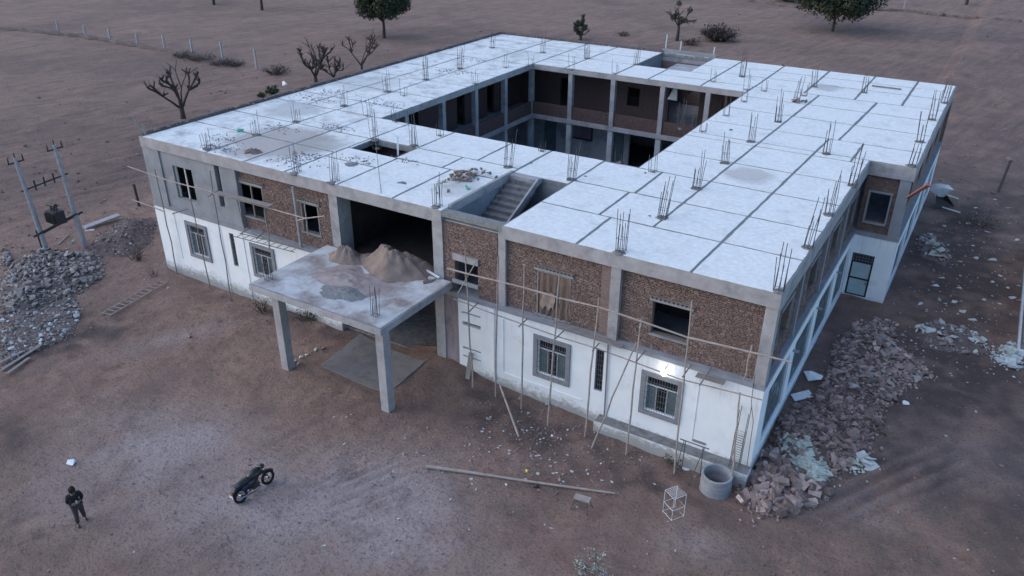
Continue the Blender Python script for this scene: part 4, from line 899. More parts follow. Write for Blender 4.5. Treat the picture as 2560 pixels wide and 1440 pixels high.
# small stones and clods all over the yard
VV = []; FF = []; off = 0; T = [rock_mesh('t', M['earth'], 1, .8, .5, 8) for _ in range(5)]; T = [(np.array([v_.co[:] for v_ in m_.vertices]), [tuple(p_.vertices) for p_ in m_.polygons]) for m_ in T]
def scatter(n, fn, sm):
    global off
    for k in range(n):
        u, v = fn(); p = GG(u, v)
        if -.3 < p[0] < W2+.3 and -.1 < p[1] < D: continue
        s_ = sm*random.lognormvariate(0, .5); A, Fc = T[k % 5]; R_ = np.array(Matrix.Rotation(random.uniform(0, 6.3), 3, 'Z')); VV.append(A*s_@R_.T+[p[0], p[1], p[2]+s_*.15]); FF.extend([tuple(i+off for i in f) for f in Fc]); off += len(A)
scatter(9000, lambda: (random.uniform(0, 2560), random.uniform(640, 1440)), .045)
scatter(2600, lambda: (random.gauss(1350, 190), random.gauss(1110, 70)), .06)
scatter(900, lambda: (random.gauss(700, 170), random.gauss(790, 40)), .07)
scatter(900, lambda: (random.uniform(2200, 2560), random.uniform(480, 900)), .08)
scatter(5000, lambda: (random.uniform(0, 2560), random.uniform(0, 640)), .13)
mb = MB(); mb.v = np.concatenate(VV).tolist(); mb.f = FF; cm = mat('clods', (.10, .08, .078), (.30, .24, .235), 2.5, 1., .3, 20, c3=(.36, .34, .35), s3=3.7, t3=(.6, .66)); mb.build('clods_and_pebbles', cm, None, 'stuff')

mb = MB(); T2 = [rock_mesh('t', M['litter'], 1, .7, .25, 9) for _ in range(4)]
for k in range(420):
    u, v = (random.uniform(2180, 2560), random.uniform(520, 960)) if k % 3 else (random.gauss(1330, 260), random.gauss(1130, 70)); p = GG(u, v)
    if -.3 < p[0] < W2+.3 and -.6 < p[1] < D: continue
    m_ = T2[k % 4]; A = np.array([q.co[:] for q in m_.vertices])*random.uniform(.06, .2)@np.array(Matrix.Rotation(random.uniform(0, 6.3), 3, 'Z')).T+p+[0, 0, .02]; mb.add(A, [tuple(q.vertices) for q in m_.polygons])
mb.build('pale_crumbs', M['litter'], None, 'stuff')
# litter in front
def scrap(u, v, s_, mt, lab, name='paper_scrap', cat='litter', grp=None, h=.3):
    p = GG(u, v); o = bpy.data.objects.new(name, rock_mesh(name, M[mt], 1, .7, h, 9)); link(o, None, (p[0], p[1], p[2]+s_*h*.3)); o.scale = (s_,)*3; o.rotation_euler = (0, 0, random.uniform(0, 6)); tag(o, lab, cat, grp); return o
scrap(1317, 1178, .2, 'yellow', 'small bright yellow packet on the dirt above the long bamboo pole', 'yellow_packet', 'packet', h=.7)
scrap(181, 1157, .62, 'cloth', 'crumpled white cloth lying on the dusty ground at the far left', 'white_cloth', 'cloth', h=.2)
scrap(2262, 1009, .5, 'cloth', 'white plastic bag on bare dirt right of the long stone heap', 'plastic_bag', 'bag', h=.4)
p = GG(2000, 1000); tag(MB().bar(p+[-.3, -.1, .06], p+[.35, .35, .28], .5, .04).build('white_board', M['cloth']), 'flat white board leaning low beside the side wall, nearer of two', 'board')
scrap(2032, 945, 1.05, 'cloth', 'larger white cement sack beside the side wall, farther of two pale pieces', 'white_sack', 'sack', h=.5)
scrap(2397, 722, .35, 'cloth', 'pale lilac bag lying among plaster slabs in the right yard', 'plastic_bag', 'bag', h=.5)
scrap(2225, 655, .5, 'litter', 'pale block leaning at the foot of the side wing wall', 'stone_block', 'block', h=.4)
scrap(503, 1193, .17, 'black', 'small dark clod-like rag left of the motorcycle', 'dark_rag', 'rag', h=.5)
scrap(1342, 1220, .3, 'black', 'dark shoe-like rag just below the long bamboo pole', 'dark_rag', 'rag', h=.4)
scrap(1370, 1012, .4, 'debris', 'pale stone against the wall foot under the left barred window', 'pale_stone', 'stone', h=.6)
scrap(1372, 995, .4, 'stonegrey', 'grey stone resting on the pale stone at the wall foot', 'grey_stone', 'stone', h=.6)
scrap(860, 815, .62, 'sackdirty', 'white filled cement sack lying under the porch slab edge', 'cement_sack', 'sack', h=.45)
scrap(1300, 1000, .28, 'stone', 'brown stone at the foot of the third scaffold pole', 'brown_stone', 'stone', h=.8)
for (u, v) in [(1208, 1072), (1296, 1053), (1420, 1075), (1250, 1115), (1380, 1090), (1345, 1185), (1375, 1150), (1470, 1185), (1530, 1205), (1580, 1145), (1600, 1150), (1060, 1140), (1180, 1210), (1380, 1320), (930, 1300), (810, 1365), (335, 1440-60), (420, 720), (360, 700), (980, 1384), (1750, 1180), (2290, 970), (2440, 1030), (2365, 1090), (2420, 1375), (2385, 1395)]:
    scrap(u, v, random.uniform(.12, .24), 'litter', 'tiny pale scrap of litter lying on the brown dirt', 'paper_scrap', 'litter', 'pale litter scraps on the dirt yard', .25)
for (u, v) in [(500, 913+0), (480, 1000)]: pass
for (u, v) in [(735, 905), (752, 895), (768, 888), (745, 912), (790, 876)]:
    scrap(u, v, .34, 'debris', 'pale stone in the short row between the left porch column and the apron', 'kerb_stone', 'stone', 'stones lined beside the left porch column', .5)
scrap(808, 872, .34, 'earth', 'dark stone ending the short stone row under the porch', 'dark_stone', 'stone', h=.6)

# ------------------------------------------------------------------ long poles, ladder, boards on the ground
p, q = GG(1065, 1170), GG(1537, 1238); up_ = np.array([0, 0, .09])
tag(MB().tube([p+up_, p+(q-p)*.25+up_*1.1, p+(q-p)*.6+up_*.8, q+up_], [.075, .06, .05, .038], 8).build('bamboo_pole', M['bamboo']), 'long bamboo pole lying on the dirt in front of the scaffold', 'pole')
p = GG(1297, 1092); q = GG(1250, 1005)+np.array([0, 0, .9]); tag(MB().tube([p, q], [.05, .04], 7).build('bamboo_pole', M['bamboo']), 'short bamboo prop leaning up from the dirt left of the litter patch', 'pole')
p = GG(1172, 945)+np.array([0, -.1, 0]); tag(MB().bar(p, GY(1178, 882, -.1), .22, .05).build('leaning_board', M['wood']), 'dark board leaning on the wall below the narrow slots', 'board')
a, c = GG(262, 793), GG(412, 706)
lo = empty('bamboo_ladder', a, 'long bamboo ladder lying on the ground in front of the left corner', 'ladder')
d = (c-a); dn = d/np.linalg.norm(d); s_ = np.cross(dn, (0, 0, 1))*.28
for k in (-1, 1): MB().tube([a+s_*k+[0, 0, .1], c+s_*k+[0, 0, .12]], .035, 6).build('rail', M['bamboo'], lo)
for i in range(12):
    e = a+d*(i+.5)/12+np.array([0, 0, .12]); MB().tube([e-s_*1.1, e+s_*1.1], .022, 5).build('rung', M['bamboo'], lo)
for k, (u0, v0, u1, v1) in enumerate([(5, 930, 105, 866), (20, 940, 75, 900), (0, 915, 60, 885)]):
    tag(MB().bar(GG(u0, v0)+[0, 0, .1+.03*k], GG(u1, v1)+[0, 0, .1+.03*k], .16, .05).build('wooden_board', M['wood']), ['longest loose grey board at the left edge below the rubble', 'nearest short board of the three at the left edge', 'farthest board of the three at the left edge'][k], 'board', 'loose boards at the left edge')
p = GG(150, 607); tag(MB().bar(GG(146, 612)+[0, 0, .05], GG(170, 590)+[0, 0, .05], .1, .04).build('wooden_board', M['wood']), 'small board on the ground between the two transformer poles', 'board')
tag(MB().bar(GG(212, 575)+[0, 0, .15], GG(300, 548)+[0, 0, .3], .5, .12).build('stone_slab', M['postconc']), 'long flat pale slab resting on the earth heap right of the transformer', 'slab')
scrap(222, 577, .8, 'cloth', 'torn white sheet at the left end of the flat pale slab', 'white_sheet', 'sheet', h=.15)
scrap(183, 603, .35, 'green', 'little green scrap between the transformer poles', 'green_scrap', 'litter', h=.3)
# brush and weeds by the front wall
def twigs(name, u, v, w_, h_, n, lab, cat, mt='drytwig', grp=None, base=None, leaf=0, leafm='leaf', lsz=.06):
    p = GG(u, v) if base is None else np.array(base); root = empty(name, p, lab, cat, grp); mb = MB()
    tips = []
    for i in range(n):
        an = random.uniform(0, 6.3); r = random.random()**.5*w_*.5; q = p+np.array([math.cos(an)*r*.4, math.sin(an)*r*.4, 0]); t = p+np.array([math.cos(an)*r*1.2, math.sin(an)*r*1.2, h_*random.uniform(.5, 1.05)*(1-.4*(r/(w_*.5))**2)]); md = (q+t)/2+np.array([random.gauss(0, .08), random.gauss(0, .08), h_*.1]); mb.tube([q, md, t], [.015*h_+.004, .01*h_+.003, .003], 4); tips += [md, t, (md+t)/2]
    mb.build('stems', M[mt], root, 'stuff')
    if leaf:
        lb = MB()
        for i in range(leaf):
            c = tips[i % len(tips)]+np.array([random.gauss(0, .08*w_) for _ in range(3)])*[1, 1, .6]; c[2] = max(c[2], p[2]+.03); a_ = np.array([random.gauss(0, 1) for _ in range(3)]); a_ /= np.linalg.norm(a_); b_ = np.cross(a_, (.3, .2, 1)); b_ /= np.linalg.norm(b_)+1e-6; a_ *= lsz*random.uniform(.6, 1.3); b_ *= lsz*.6; lb.add([c-a_, c-b_, c+a_, c+b_], [(0, 1, 2, 3)])
        lb.build('foliage', M[leafm], root, 'stuff')
    return root
twigs('dry_weed', 660, 780, 1.2, .9, 22, 'dry weeds by the left porch column near the white wall', 'weeds', leaf=60)
twigs('dry_weed', 770, 800, 1.6, .8, 30, 'wider dark weed patch under the porch slab behind the sack', 'weeds', leaf=120)
twigs('dry_weed', 1690, 1160, 1.0, .5, 16, 'low weeds at the plinth foot under the lamp', 'weeds', leaf=80)
twigs('dry_weed', 340, 650, 1.4, 1.2, 24, 'thorny dry twigs near the left corner of the building', 'weeds')
twigs('dry_weed', 1480, 1420, 1.2, .35, 26, 'dark low plant with pale tufts at the bottom edge', 'weeds', leaf=200, leafm='debris', lsz=.04)
twigs('dry_weed', 2440, 560, 3., .5, 40, 'low green-brown weeds in the far right yard', 'weeds', leaf=300)
twigs('dry_weed', 385, 690, 1.0, .6, 14, 'dry thorn at the foot of the left white corner', 'weeds')

# ------------------------------------------------------------------ objects at the right front
p = GG(1785, 1228); cr_ = empty('concrete_ring', p, 'round open concrete well ring standing at the right front corner', 'concrete ring')
for k in range(2):
    MB().lathe((p[0], p[1]+.1, p[2]-.05+k*.43), [(.50, 0), (.58, 0), (.59, .06), (.575, .2), (.59, .38), (.58, .42), (.51, .42), (.49, .2)], 32).build('ring_section', M['plaster'], cr_, smooth=False)
MB().blob((p[0], p[1]+.1, p[2]+.02), .48, .48, .1, 14, 4).build('soil_fill', M['earth'], cr_)
# white wire rack
p = GG(1680, 1290); rk = empty('wire_rack', p, 'white wire shelf stand on the dirt left of the concrete ring', 'rack')
rm = M['frame']; hx, hy, hz = .27, .27, 1.05; an = 1.0; ca_, sa_ = math.cos(an), math.sin(an)
rc = lambda a, c, z: (p[0]+(a*ca_-c*sa_), p[1]+(a*sa_+c*ca_)+.1, p[2]+z)
cn = [(-hx, -hy), (hx, -hy), (hx, hy), (-hx, hy)]
for a, c in cn: MB().tube([rc(a, c, 0), rc(a, c, hz)], .008, 5).build('leg', rm, rk)
for z in (.05, .5, hz):
    mb = MB(); mb.tube([rc(*k, z) for k in cn]+[rc(*cn[0], z)], .009, 5, False)
    if z in (hz,):
        for i in range(1, 7): t = -hx+2*hx*i/7; mb.tube([rc(t, -hy, z), rc(t, hy, z)], .005, 4); mb.tube([rc(-hx, t, z), rc(hx, t, z)], .004, 4)
    mb.build('shelf', rm, rk)
# small trestle stool
p = GG(1450, 1278); sx = empty('trestle_stool', p, 'small wooden-topped stool with splayed iron legs below the bamboo pole', 'stool')
MB().bar((p[0]-.3, p[1]+.1, p[2]+.52), (p[0]+.3, p[1]+.18, p[2]+.52), .28, .05, (0, 0, 1)).build('seat', M['bamboo'], sx)
for a, c in ((-1, -1), (1, -1), (-1, 1), (1, 1)): MB().tube([(p[0]+a*.24, p[1]+.14+c*.1, p[2]+.5), (p[0]+a*.34, p[1]+.14+c*.24, p[2]+.0)], .018, 5).build('leg', M['steel'], sx)
MB().tube([(p[0]-.28, p[1]+.02, p[2]+.25), (p[0]+.28, p[1]+.02, p[2]+.25)], .012, 5).build('stretcher', M['steel'], sx)
# iron trestle frame with sheet by the plinth
p = GG(1700, 1185); tf = empty('iron_trestle', p, 'black iron bar trestle standing by the plinth left of the concrete ring', 'trestle')
A_ = GY(1700, 1097, -1.0); B_ = GY(1773, 1123, -1.0)
MB().tube([A_, B_], .022, 6).build('top_bar', M['steel'], tf)
for t, dx, dy in ((.15, -.12, -.35), (.85, -.3, -.5), (.2, -.1, .3), (.8, -.05, .35)):
    s_ = A_+(B_-A_)*t; MB().tube([s_, (s_[0]+dx, s_[1]+dy, float(ground_z(s_[0]+dx, s_[1]+dy)))], .018, 5).build('leg', M['steel'], tf)
o = scrap(1712, 1170, .5, 'cloth', 'printed white-blue packaging sheet lying under the iron trestle', 'packaging_sheet', 'sheet', h=.12)

# ------------------------------------------------------------------ things on the porch roof
def mound(name, u, v, z, rx, ry, h, mt, lab, cat, an=0., peaks=1, n=30):
    c = G(u, v, z); mb = MB(); ca_, sa_ = math.cos(an), math.sin(an)
    mb.v.append((c[0], c[1], z+h))
    for i in range(1, n+1):
        t = i/n
        for k in range(60):
            a_ = 2*math.pi*k/60; wob = 1+.6*float(vn(math.cos(a_)*2+c[0], math.sin(a_)*2+c[1]))+(.2*float(vn(math.cos(a_)*5+c[1], math.sin(a_)*5)) if h < .3 else .12*float(vn(math.cos(a_)*6, math.sin(a_)*6+c[0])))
            x = c[0]+t*wob*(rx*math.cos(a_)*ca_-ry*math.sin(a_)*sa_); y = c[1]+t*wob*(rx*math.cos(a_)*sa_+ry*math.sin(a_)*ca_)
            lump = (abs(float(vn(x*3+7, y*3)))+.5*abs(float(vn(x*7, y*7+3))))*1.0*min(h, .7)*(1-t); hh = lump+h*(1-t**1.25)**1.25*(1+.9*float(vn(x*1.3, y*1.3)))*(1-.25*math.exp(-(t/.12)**2))+min(h, .5)*.22*float(vn(x*4, y*4))*(1-t)
            mb.v.append((x, y, z-.01+max(hh, 0)+.0))
    for k in range(60): mb.f.append((0, 1+k, 1+(k+1) % 60))
    for i in range(n-1):
        for k in range(60): a_ = 1+i*60+k; b_ = 1+i*60+(k+1) % 60; mb.f.append((a_, a_+60, b_+60, b_))
    o = mb.build(name, M[mt], None, smooth=True); tag(o, lab, cat); return o
mound('sand_heap', 985, 668, 4.74, 2.1, 1.2, .85, 'sand', 'large tan sand heap on the porch slab before the dark hall opening', 'sand heap')
mound('sand_heap', 868, 646, 4.74, 1.0, .75, .62, 'sand', 'smaller sand heap left of the large one on the porch slab', 'sand heap')
mound('sand_spill', 870, 700, 4.745, 2.2, 1.2, .14, 'sandspill', 'thin spread of reddish sand over the middle of the porch slab', 'sand')
mound('gravel_spread', 860, 730, 4.75, 1.25, .75, .12, 'gravel', 'dark grey gravel patch near the front edge of the porch slab', 'gravel')
def scrapz(u, v, z, s_, mt, lab, name, cat, h=.4, rot=None):
    p = G(u, v, z); o = bpy.data.objects.new(name, rock_mesh(name, M[mt], 1, .6, h, 10)); link(o, None, (p[0], p[1], z+s_*h*.35)); o.scale = (s_,)*3; o.rotation_euler = (0, 0, random.uniform(0, 6) if rot is None else rot); tag(o, lab, cat); return o
scrapz(1068, 668, 4.74, .55, 'sackdirty', 'white sack end leaning by the right hall column on the porch slab', 'cement_sack', 'sack')
scrapz(1080, 700, 4.74, .4, 'sackdirty', 'pale green-white pan-like sack at the right edge of the porch slab', 'empty_sack', 'sack', .5)
scrapz(1075, 702, 4.74, 1.0, 'earth', 'dark wet patch of mortar under the pale sack on the porch', 'mortar_patch', 'mortar', .04)
tag(MB().bar(G(1060, 672, 4.85), G(1098, 694, 4.85), .09, .06).build('wooden_stick', M['cloth']), 'short white stick lying across the sacks on the porch slab', 'stick')
# things on the roof
scrapz(603, 330, 8.02, .75, 'green', 'crumpled green plastic sheet on the left part of the roof by a bar cluster', 'green_sheet', 'plastic sheet', .4)
scrapz(1168, 470, 8.02, .6, 'green', 'crumpled green bag on the roof left of the front staircase', 'green_bag', 'bag', .35)
mound('brick_bats', 633, 380, 8.0, .55, .45, .1, 'earth', 'flat brown heap of mortar crumbs on the stained left roof corner', 'mortar heap')
mound('mortar_heap', 880, 411, 8.0, .5, .42, .06, 'gravel', 'round flat grey mortar spill on the roof right of the skylight hole', 'mortar')
mound('mortar_heap', 1005, 457, 8.0, .35, .2, .04, 'gravel', 'small grey mortar spill on the roof above the hall opening', 'mortar')
def rheap(name, u, v, rx, ry, n, sz, mt, lab, z=8.0, an=0.):
    c = G(u, v, z); root = empty(name, (c[0], c[1], z), lab, 'rubble'); ms = [rock_mesh('stone', M[mt], 1, .75, .6, 11, .2) for _ in range(6)]
    for k in range(n):
        r = random.random()**.7; a_ = random.uniform(0, 6.3); s_ = random.uniform(*sz); o = bpy.data.objects.new('stone', ms[k % 6]); link(o, root, (c[0]+rx*r*math.cos(a_), c[1]+ry*r*math.sin(a_), z+s_*.25+.28*(1-r)*(rx > .6))); o.scale = (s_,)*3; o.rotation_euler = (random.gauss(0, .4), random.gauss(0, .4), random.uniform(0, 6))
    return root
rheap('rubble_heap', 1160, 445, .75, .6, 70, (.14, .3), 'sand', 'tan rubble heap on the roof beside the front staircase')
rheap('rubble_heap', 1200, 437, 1.0, .35, 26, (.12, .24), 'stonegrey', 'grey stones strewn right of the tan rubble heap up to the stair head')
rheap('rubble_heap', 1128, 465, .7, 1.2, 26, (.12, .26), 'stonegrey', 'grey stones strewn left of the tan rubble heap on the roof')
rheap('rubble_heap', 635, 378, .5, .4, 40, (.07, .15), 'stone1', 'small dark brick bats on the mortar crumbs at the left roof corner')
rheap('rubble_heap', 1998, 254, .5, .45, 14, (.15, .35), 'stonegrey', 'grey crumbled mound at the foot of a bar cluster far on the right roof')
VV2 = MB()
for (u, v, n, sp_) in [(560, 370, 60, .6), (530, 365, 40, .4), (840, 320, 60, .6), (770, 390, 60, .5), (780, 245, 60, .8), (700, 320, 50, .7), (1130, 180, 50, .8), (960, 260, 50, .8), (900, 400, 40, .5), (560, 345, 40, .6), (1010, 400, 30, .4), (740, 405, 60, .7), (1180, 150, 40, .7), (830, 230, 40, .7)]:
    c = G(u, v, 8.02)
    for k in range(n): VV2.blob((c[0]+random.gauss(0, sp_), c[1]+random.gauss(0, sp_*.45), 8.015), random.uniform(.02, .07), random.uniform(.02, .06), .025, 5, 3)
VV2.build('roof_crumbs', M['gravel'], None, 'stuff')
for (u, v, s_, lab) in [(1328, 410, .25, 'dark rag on the roof right of the middle bar cluster'), (1463, 441, .2, 'curved dark strip on the roof near the courtyard edge'), (1614, 432, .22, 'dark pad on the roof corner beside the courtyard'), (1625, 540, .18, 'dark crumb group at the bars on the near roof'), (1827, 326, .3, 'round black pan propped against a bar cluster on the right roof')]:
    scrapz(u, v, 8.02, s_, 'black', lab, 'dark_rag' if 'pan' not in lab else 'black_pan', 'rag' if 'pan' not in lab else 'pan', .3)
tag(MB().tube([G(2180, 214, 8.08), G(2253, 223, 8.08)], .05, 6).build('wooden_pole', M['bamboodark']), 'dark pole lying on the far right roof near the back edge', 'pole')
for (u, v, h_) in ((1663, 128, 1.3), (1700, 128, .8), (1783, 140, .7), (995, 388, 1.0)):
    p = G(u, v, 7.9); P('timber_post', MB().bar(p, p+np.array([.04, .02, h_]), .08, .08), 'cloth')
p = G(941, 395, 8.); P('thin_rod', MB().tube([G(953, 484, 8.0), G(937, 345, 8.0)+np.array([0, 0, 0.6])], .012, 4), 'steel')
p = np.array([.1, .15, 8.05]); P('timber_post', MB().bar(p, p+np.array([-.35, -.1, 1.0]), .07, .07).bar(p+[.3, 0, 0], p+np.array([.2, 0, .55]), .05, .05), 'wood')

# ------------------------------------------------------------------ motorcycle
def motorcycle(o, ang, lean):
    root = empty('motorcycle', o, 'black motorcycle parked alone on its stand on the dusty yard', 'motorcycle')
    ca_, sa_ = math.cos(ang), math.sin(ang); cl, sl_ = math.cos(lean), math.sin(lean)
    def T_(x, y, z):      # x forward, y left, z up
        y2 = y*cl-z*sl_; z2 = y*sl_+z*cl; return (o[0]+x*ca_-y2*sa_, o[1]+x*sa_+y2*ca_, o[2]+z2)
    def bld(mb, name, mt, par=root, sm=False): mb.v = [T_(*v_) for v_ in mb.v]; return mb.build(name, M[mt], par, smooth=sm)
    wr = .3
    for xw, nm in ((-.63, 'rear_wheel'), (.63, 'front_wheel')):
        ty = bld(MB().ring((xw, 0, wr), (0, 1, 0), wr-.055, .055, 28, 8), nm, 'rubber', sm=True)
        mb = MB().ring((xw, 0, wr), (0, 1, 0), wr-.085, .016, 28, 6)
        for k in range(10): a_ = 2*math.pi*k/10; mb.bar((xw, 0, wr), (xw+(wr-.09)*math.cos(a_), 0, wr+(wr-.09)*math.sin(a_)), .012, .012)
        bld(mb, 'rim', 'chrome', ty); bld(MB().tube([(xw, -.06, wr), (xw, .06, wr)], .05, 12), 'hub', 'chrome', ty)
    fr = MB().tube([(.38, 0, .86), (.25, 0, .6), (.12, 0, .32), (-.2, 0, .28), (-.28, 0, .6), (.25, 0, .72)], .022, 6).tube([(-.2, .06, .3), (-.63, .09, wr)], .02, 6).tube([(-.2, -.06, .3), (-.63, -.09, wr)], .02, 6).tube([(-.25, .08, .62), (-.85, .08, .72)], .016, 6).tube([(-.25, -.08, .62), (-.85, -.08, .72)], .016, 6)
    bld(fr, 'frame', 'black')
    bld(MB().tube([(.38, .08, .9), (.63, .08, wr)], .022, 8).tube([(.38, -.08, .9), (.63, -.08, wr)], .022, 8), 'front_fork', 'trafo')
    bld(MB().blob((.14, 0, .80), .34, .2, .19, 14, 8), 'fuel_tank', 'black', sm=True)
    bld(MB().blob((-.36, 0, .78), .46, .16, .09, 14, 8), 'seat', 'black', sm=True)
    bld(MB().blob((-.42, .11, .56), .2, .035, .1, 10, 6).blob((-.42, -.11, .56), .2, .035, .1, 10, 6), 'side_panel', 'bluepaint', sm=True)
    en = bld(MB().box(-.12, .2, -.1, .1, .25, .42, .01).box(.02, .16, -.08, .08, .42, .58, .01), 'engine', 'trafo'); f_ = MB()
    for k in range(5): f_.box(0.0, .18, -.1, .1, .43+k*.03, .44+k*.03)
    bld(f_, 'cooling_fins', 'chrome', en)
    bld(MB().tube([(.12, -.12, .38), (.2, -.14, .25), (-.1, -.16, .2), (-.4, -.17, .26), (-.85, -.18, .36)], [.02, .02, .022, .045, .045], 8), 'exhaust_pipe', 'chrome')
    hb = bld(MB().tube([(.22, .34, 1.0), (.34, .2, 1.03), (.36, 0, .98), (.34, -.2, 1.03), (.22, -.34, 1.0)], .014, 6), 'handlebar', 'chrome')
    for s_ in (-1, 1):
        bld(MB().tube([(.2, .36*s_, 1.0), (.28, .25*s_, 1.015)], .02, 8), 'grip', 'rubber', hb)
        mr = bld(MB().tube([(.3, .22*s_, 1.02), (.3, .3*s_, 1.2)], .007, 5), 'mirror_stem', 'black', hb); 
        bld(MB().blob((.3, .32*s_, 1.23), .02, .065, .04, 10, 6), 'mirror', 'black')
    hl = bld(MB().blob((.5, 0, .9), .1, .1, .1, 12, 8), 'headlight', 'black', sm=True); bld(MB().blob((.575, 0, .9), .03, .075, .075, 12, 6), 'lens', 'chrome', hl)
    bld(MB().tube([(.36, 0, .62), (.5, 0, .66), (.63, 0, .63), (.78, 0, .57), (.9, 0, .46)], .045, 6), 'front_mudguard', 'black')
    bld(MB().tube([(-.55, 0, .66), (-.75, 0, .66), (-.9, 0, .56), (-.97, 0, .42)], .055, 6), 'rear_mudguard', 'black')
    bld(MB().blob((-.12, 0, .52), .34, .13, .2, 12, 8), 'body_shell', 'black', sm=True); bld(MB().tube([(.3, .0, .45), (.36, .3, .5), (.33, .3, .3), (.25, 0, .3)], .014, 6).tube([(.3, 0, .45), (.36, -.3, .5), (.33, -.3, .3), (.25, 0, .3)], .014, 6), 'crash_guard', 'black'); bld(MB().box(-.98, -.93, -.06, .06, .6, .68), 'tail_light', 'red'); bld(MB().box(-1.0, -.99, -.09, .09, .42, .54), 'number_plate', 'frame')
    gr = MB().tube([(-.6, .11, .78), (-.85, .12, .83), (-.92, 0, .84), (-.85, -.12, .83), (-.6, -.11, .78)], .012, 5).tube([(-.62, .09, .82), (-.92, .05, .84)], .008, 5).tube([(-.62, -.09, .82), (-.92, -.05, .84)], .008, 5); bld(gr, 'grab_rail', 'chrome')
    bld(MB().tube([(-.12, -.22, .24), (-.1, .22, .24)], .014, 6), 'footrest', 'chrome'); bld(MB().tube([(0, .1, .28), (-.12, .3, .02)], .013, 6), 'side_stand', 'steel')
    bld(MB().bar((.38, .0, 1.02), (.44, 0, .9), .16, .03), 'instrument_panel', 'black'); bld(MB().tube([(-.62, -.12, .5), (-.6, -.1, .33)], .022, 6).tube([(-.62, .12, .5), (-.6, .1, .33)], .022, 6), 'shock_absorber', 'chrome')
pr, pf = GG(612, 1258), GG(668, 1206)
mid = (pr+pf)/2; ang = math.atan2(pf[1]-pr[1], pf[0]-pr[0]); mid[2] = float(ground_z(mid[0], mid[1]))-.01
motorcycle(mid, ang-.18, -.12)

# ------------------------------------------------------------------ person
def person(o, ang):
    root = empty('person', o, 'person in black jacket and grey-brown trousers standing with head bowed and hands together', 'person')
    ca_, sa_ = math.cos(ang), math.sin(ang); Tf = lambda x, y, z: (o[0]+.94*(x*ca_-y*sa_), o[1]+.94*(x*sa_+y*ca_), o[2]+.94*z)
    def skin(name, verts, edges, rad, mt, lv=2, par=root):
        me_ = bpy.data.meshes.new(name); W_ = [Tf(*v_) for v_ in verts]; me_.from_pydata([tuple(np.array(v_)-o) for v_ in W_], edges, []); me_.materials.append(M[mt])
        ob = bpy.data.objects.new(name, me_); link(ob, par, o)
        ob.modifiers.new('skin', 'SKIN'); sv = me_.skin_vertices[0].data
        for i, r in enumerate(rad): sv[i].radius = (r, r) if not hasattr(r, '__len__') else r
        sv[0].use_root = True; ss = ob.modifiers.new('sub', 'SUBSURF'); ss.levels = lv; ss.render_levels = lv
        return ob
    # body: pelvis root, spine, neck, head; arms meet in front; legs (weight on left, right foot forward)
    vs_ = [(0, 0, .88), (.01, 0, 1.06), (.02, 0, 1.24), (.01, 0, 1.37), (.05, 0, 1.47), (.09, 0, 1.58), (.10, 0, 1.66),
      (.02, .16, 1.34), (.02, .25, 1.12), (.22, .12, 1.07), (.02, -.16, 1.34), (.02, -.25, 1.12), (.22, -.11, 1.08),
      (.0, .10, .84), (.03, .12, .46), (-.02, .15, .09), (0, -.10, .84), (.14, -.13, .47), (.20, -.17, .09)]
    es_ = [(0, 1), (1, 2), (2, 3), (3, 4), (4, 5), (5, 6), (3, 7), (7, 8), (8, 9), (3, 10), (10, 11), (11, 12), (0, 13), (13, 14), (14, 15), (0, 16), (16, 17), (17, 18)]
    rd = [(.11, .11), (.10, .12), (.11, .12), (.08, .09), .05, .075, .06, .045, .038, .03, .045, .038, .03, .09, .055, .042, .09, .055, .042]
    skin('body', vs_, es_, rd, 'skin')
    skin('jacket', [(0, 0, .9), (.01, 0, 1.06), (.02, 0, 1.24), (.02, 0, 1.44), (.02, .17, 1.36), (.02, .265, 1.12), (.19, .14, 1.07), (.02, -.17, 1.36), (.02, -.265, 1.12), (.19, -.13, 1.08)],
      [(0, 1), (1, 2), (2, 3), (3, 4), (4, 5), (5, 6), (3, 7), (7, 8), (8, 9)], [(.15, .165), (.15, .165), (.155, .19), (.135, .155), .10, .075, .052, .10, .075, .052], 'hoodie')
    skin('trousers', [(0, 0, .9), (.0, .1, .82), (.03, .125, .46), (-.02, .15, .12), (0, -.1, .82), (.14, -.13, .47), (.2, -.17, .12)], [(0, 1), (1, 2), (2, 3), (0, 4), (4, 5), (5, 6)], [.15, .12, .085, .068, .12, .085, .068], 'trousers')
    h = MB().blob((.06, 0, 1.60), .14, .125, .165, 14, 10); h.v = [Tf(*v_) for v_ in h.v]; h.build('hair', M['hair'], root, smooth=True)
    f = MB().blob((.185, 0, 1.56), .025, .02, .03, 8, 6); f.v = [Tf(*v_) for v_ in f.v]; f.build('nose', M['skin'], root, smooth=True)
    for s_, bx, by in ((1, .02, .155), (-1, .25, -.18)):
        mb = MB().blob((bx, by, .045), .135, .05, .05, 10, 6); mb.v = [Tf(*v_) for v_ in mb.v]; mb.build('shoe', M['black'], root, smooth=True)
    for s_ in (1, -1):
        for k in range(4): 
            y0_ = s_*.1; dz_ = .03-.018*k; L_ = (.07, .08, .075, .06)[k]
            mb = MB().tube([(.225, y0_, 1.08+dz_), (.26, y0_*.6, 1.09+dz_), (.265, y0_*.25+s_*.005, 1.085+dz_)], [.011, .010, .008], 6); mb.v = [Tf(*v_) for v_ in mb.v]; mb.build('finger', M['skin'], root)
        mb = MB().tube([(.21, s_*.1, 1.1), (.23, s_*.06, 1.13)], [.013, .01], 6); mb.v = [Tf(*v_) for v_ in mb.v]; mb.build('thumb', M['skin'], root)
    mb = MB().box(.245, .255, -.035, .035, 1.06, 1.2); mb.v = [Tf(*v_) for v_ in mb.v]; tag(mb.build('phone', M['litter']), 'pale phone held in the hands of the person at the lower left', 'phone')
pp = GG(204, 1303); person(pp, -.25)

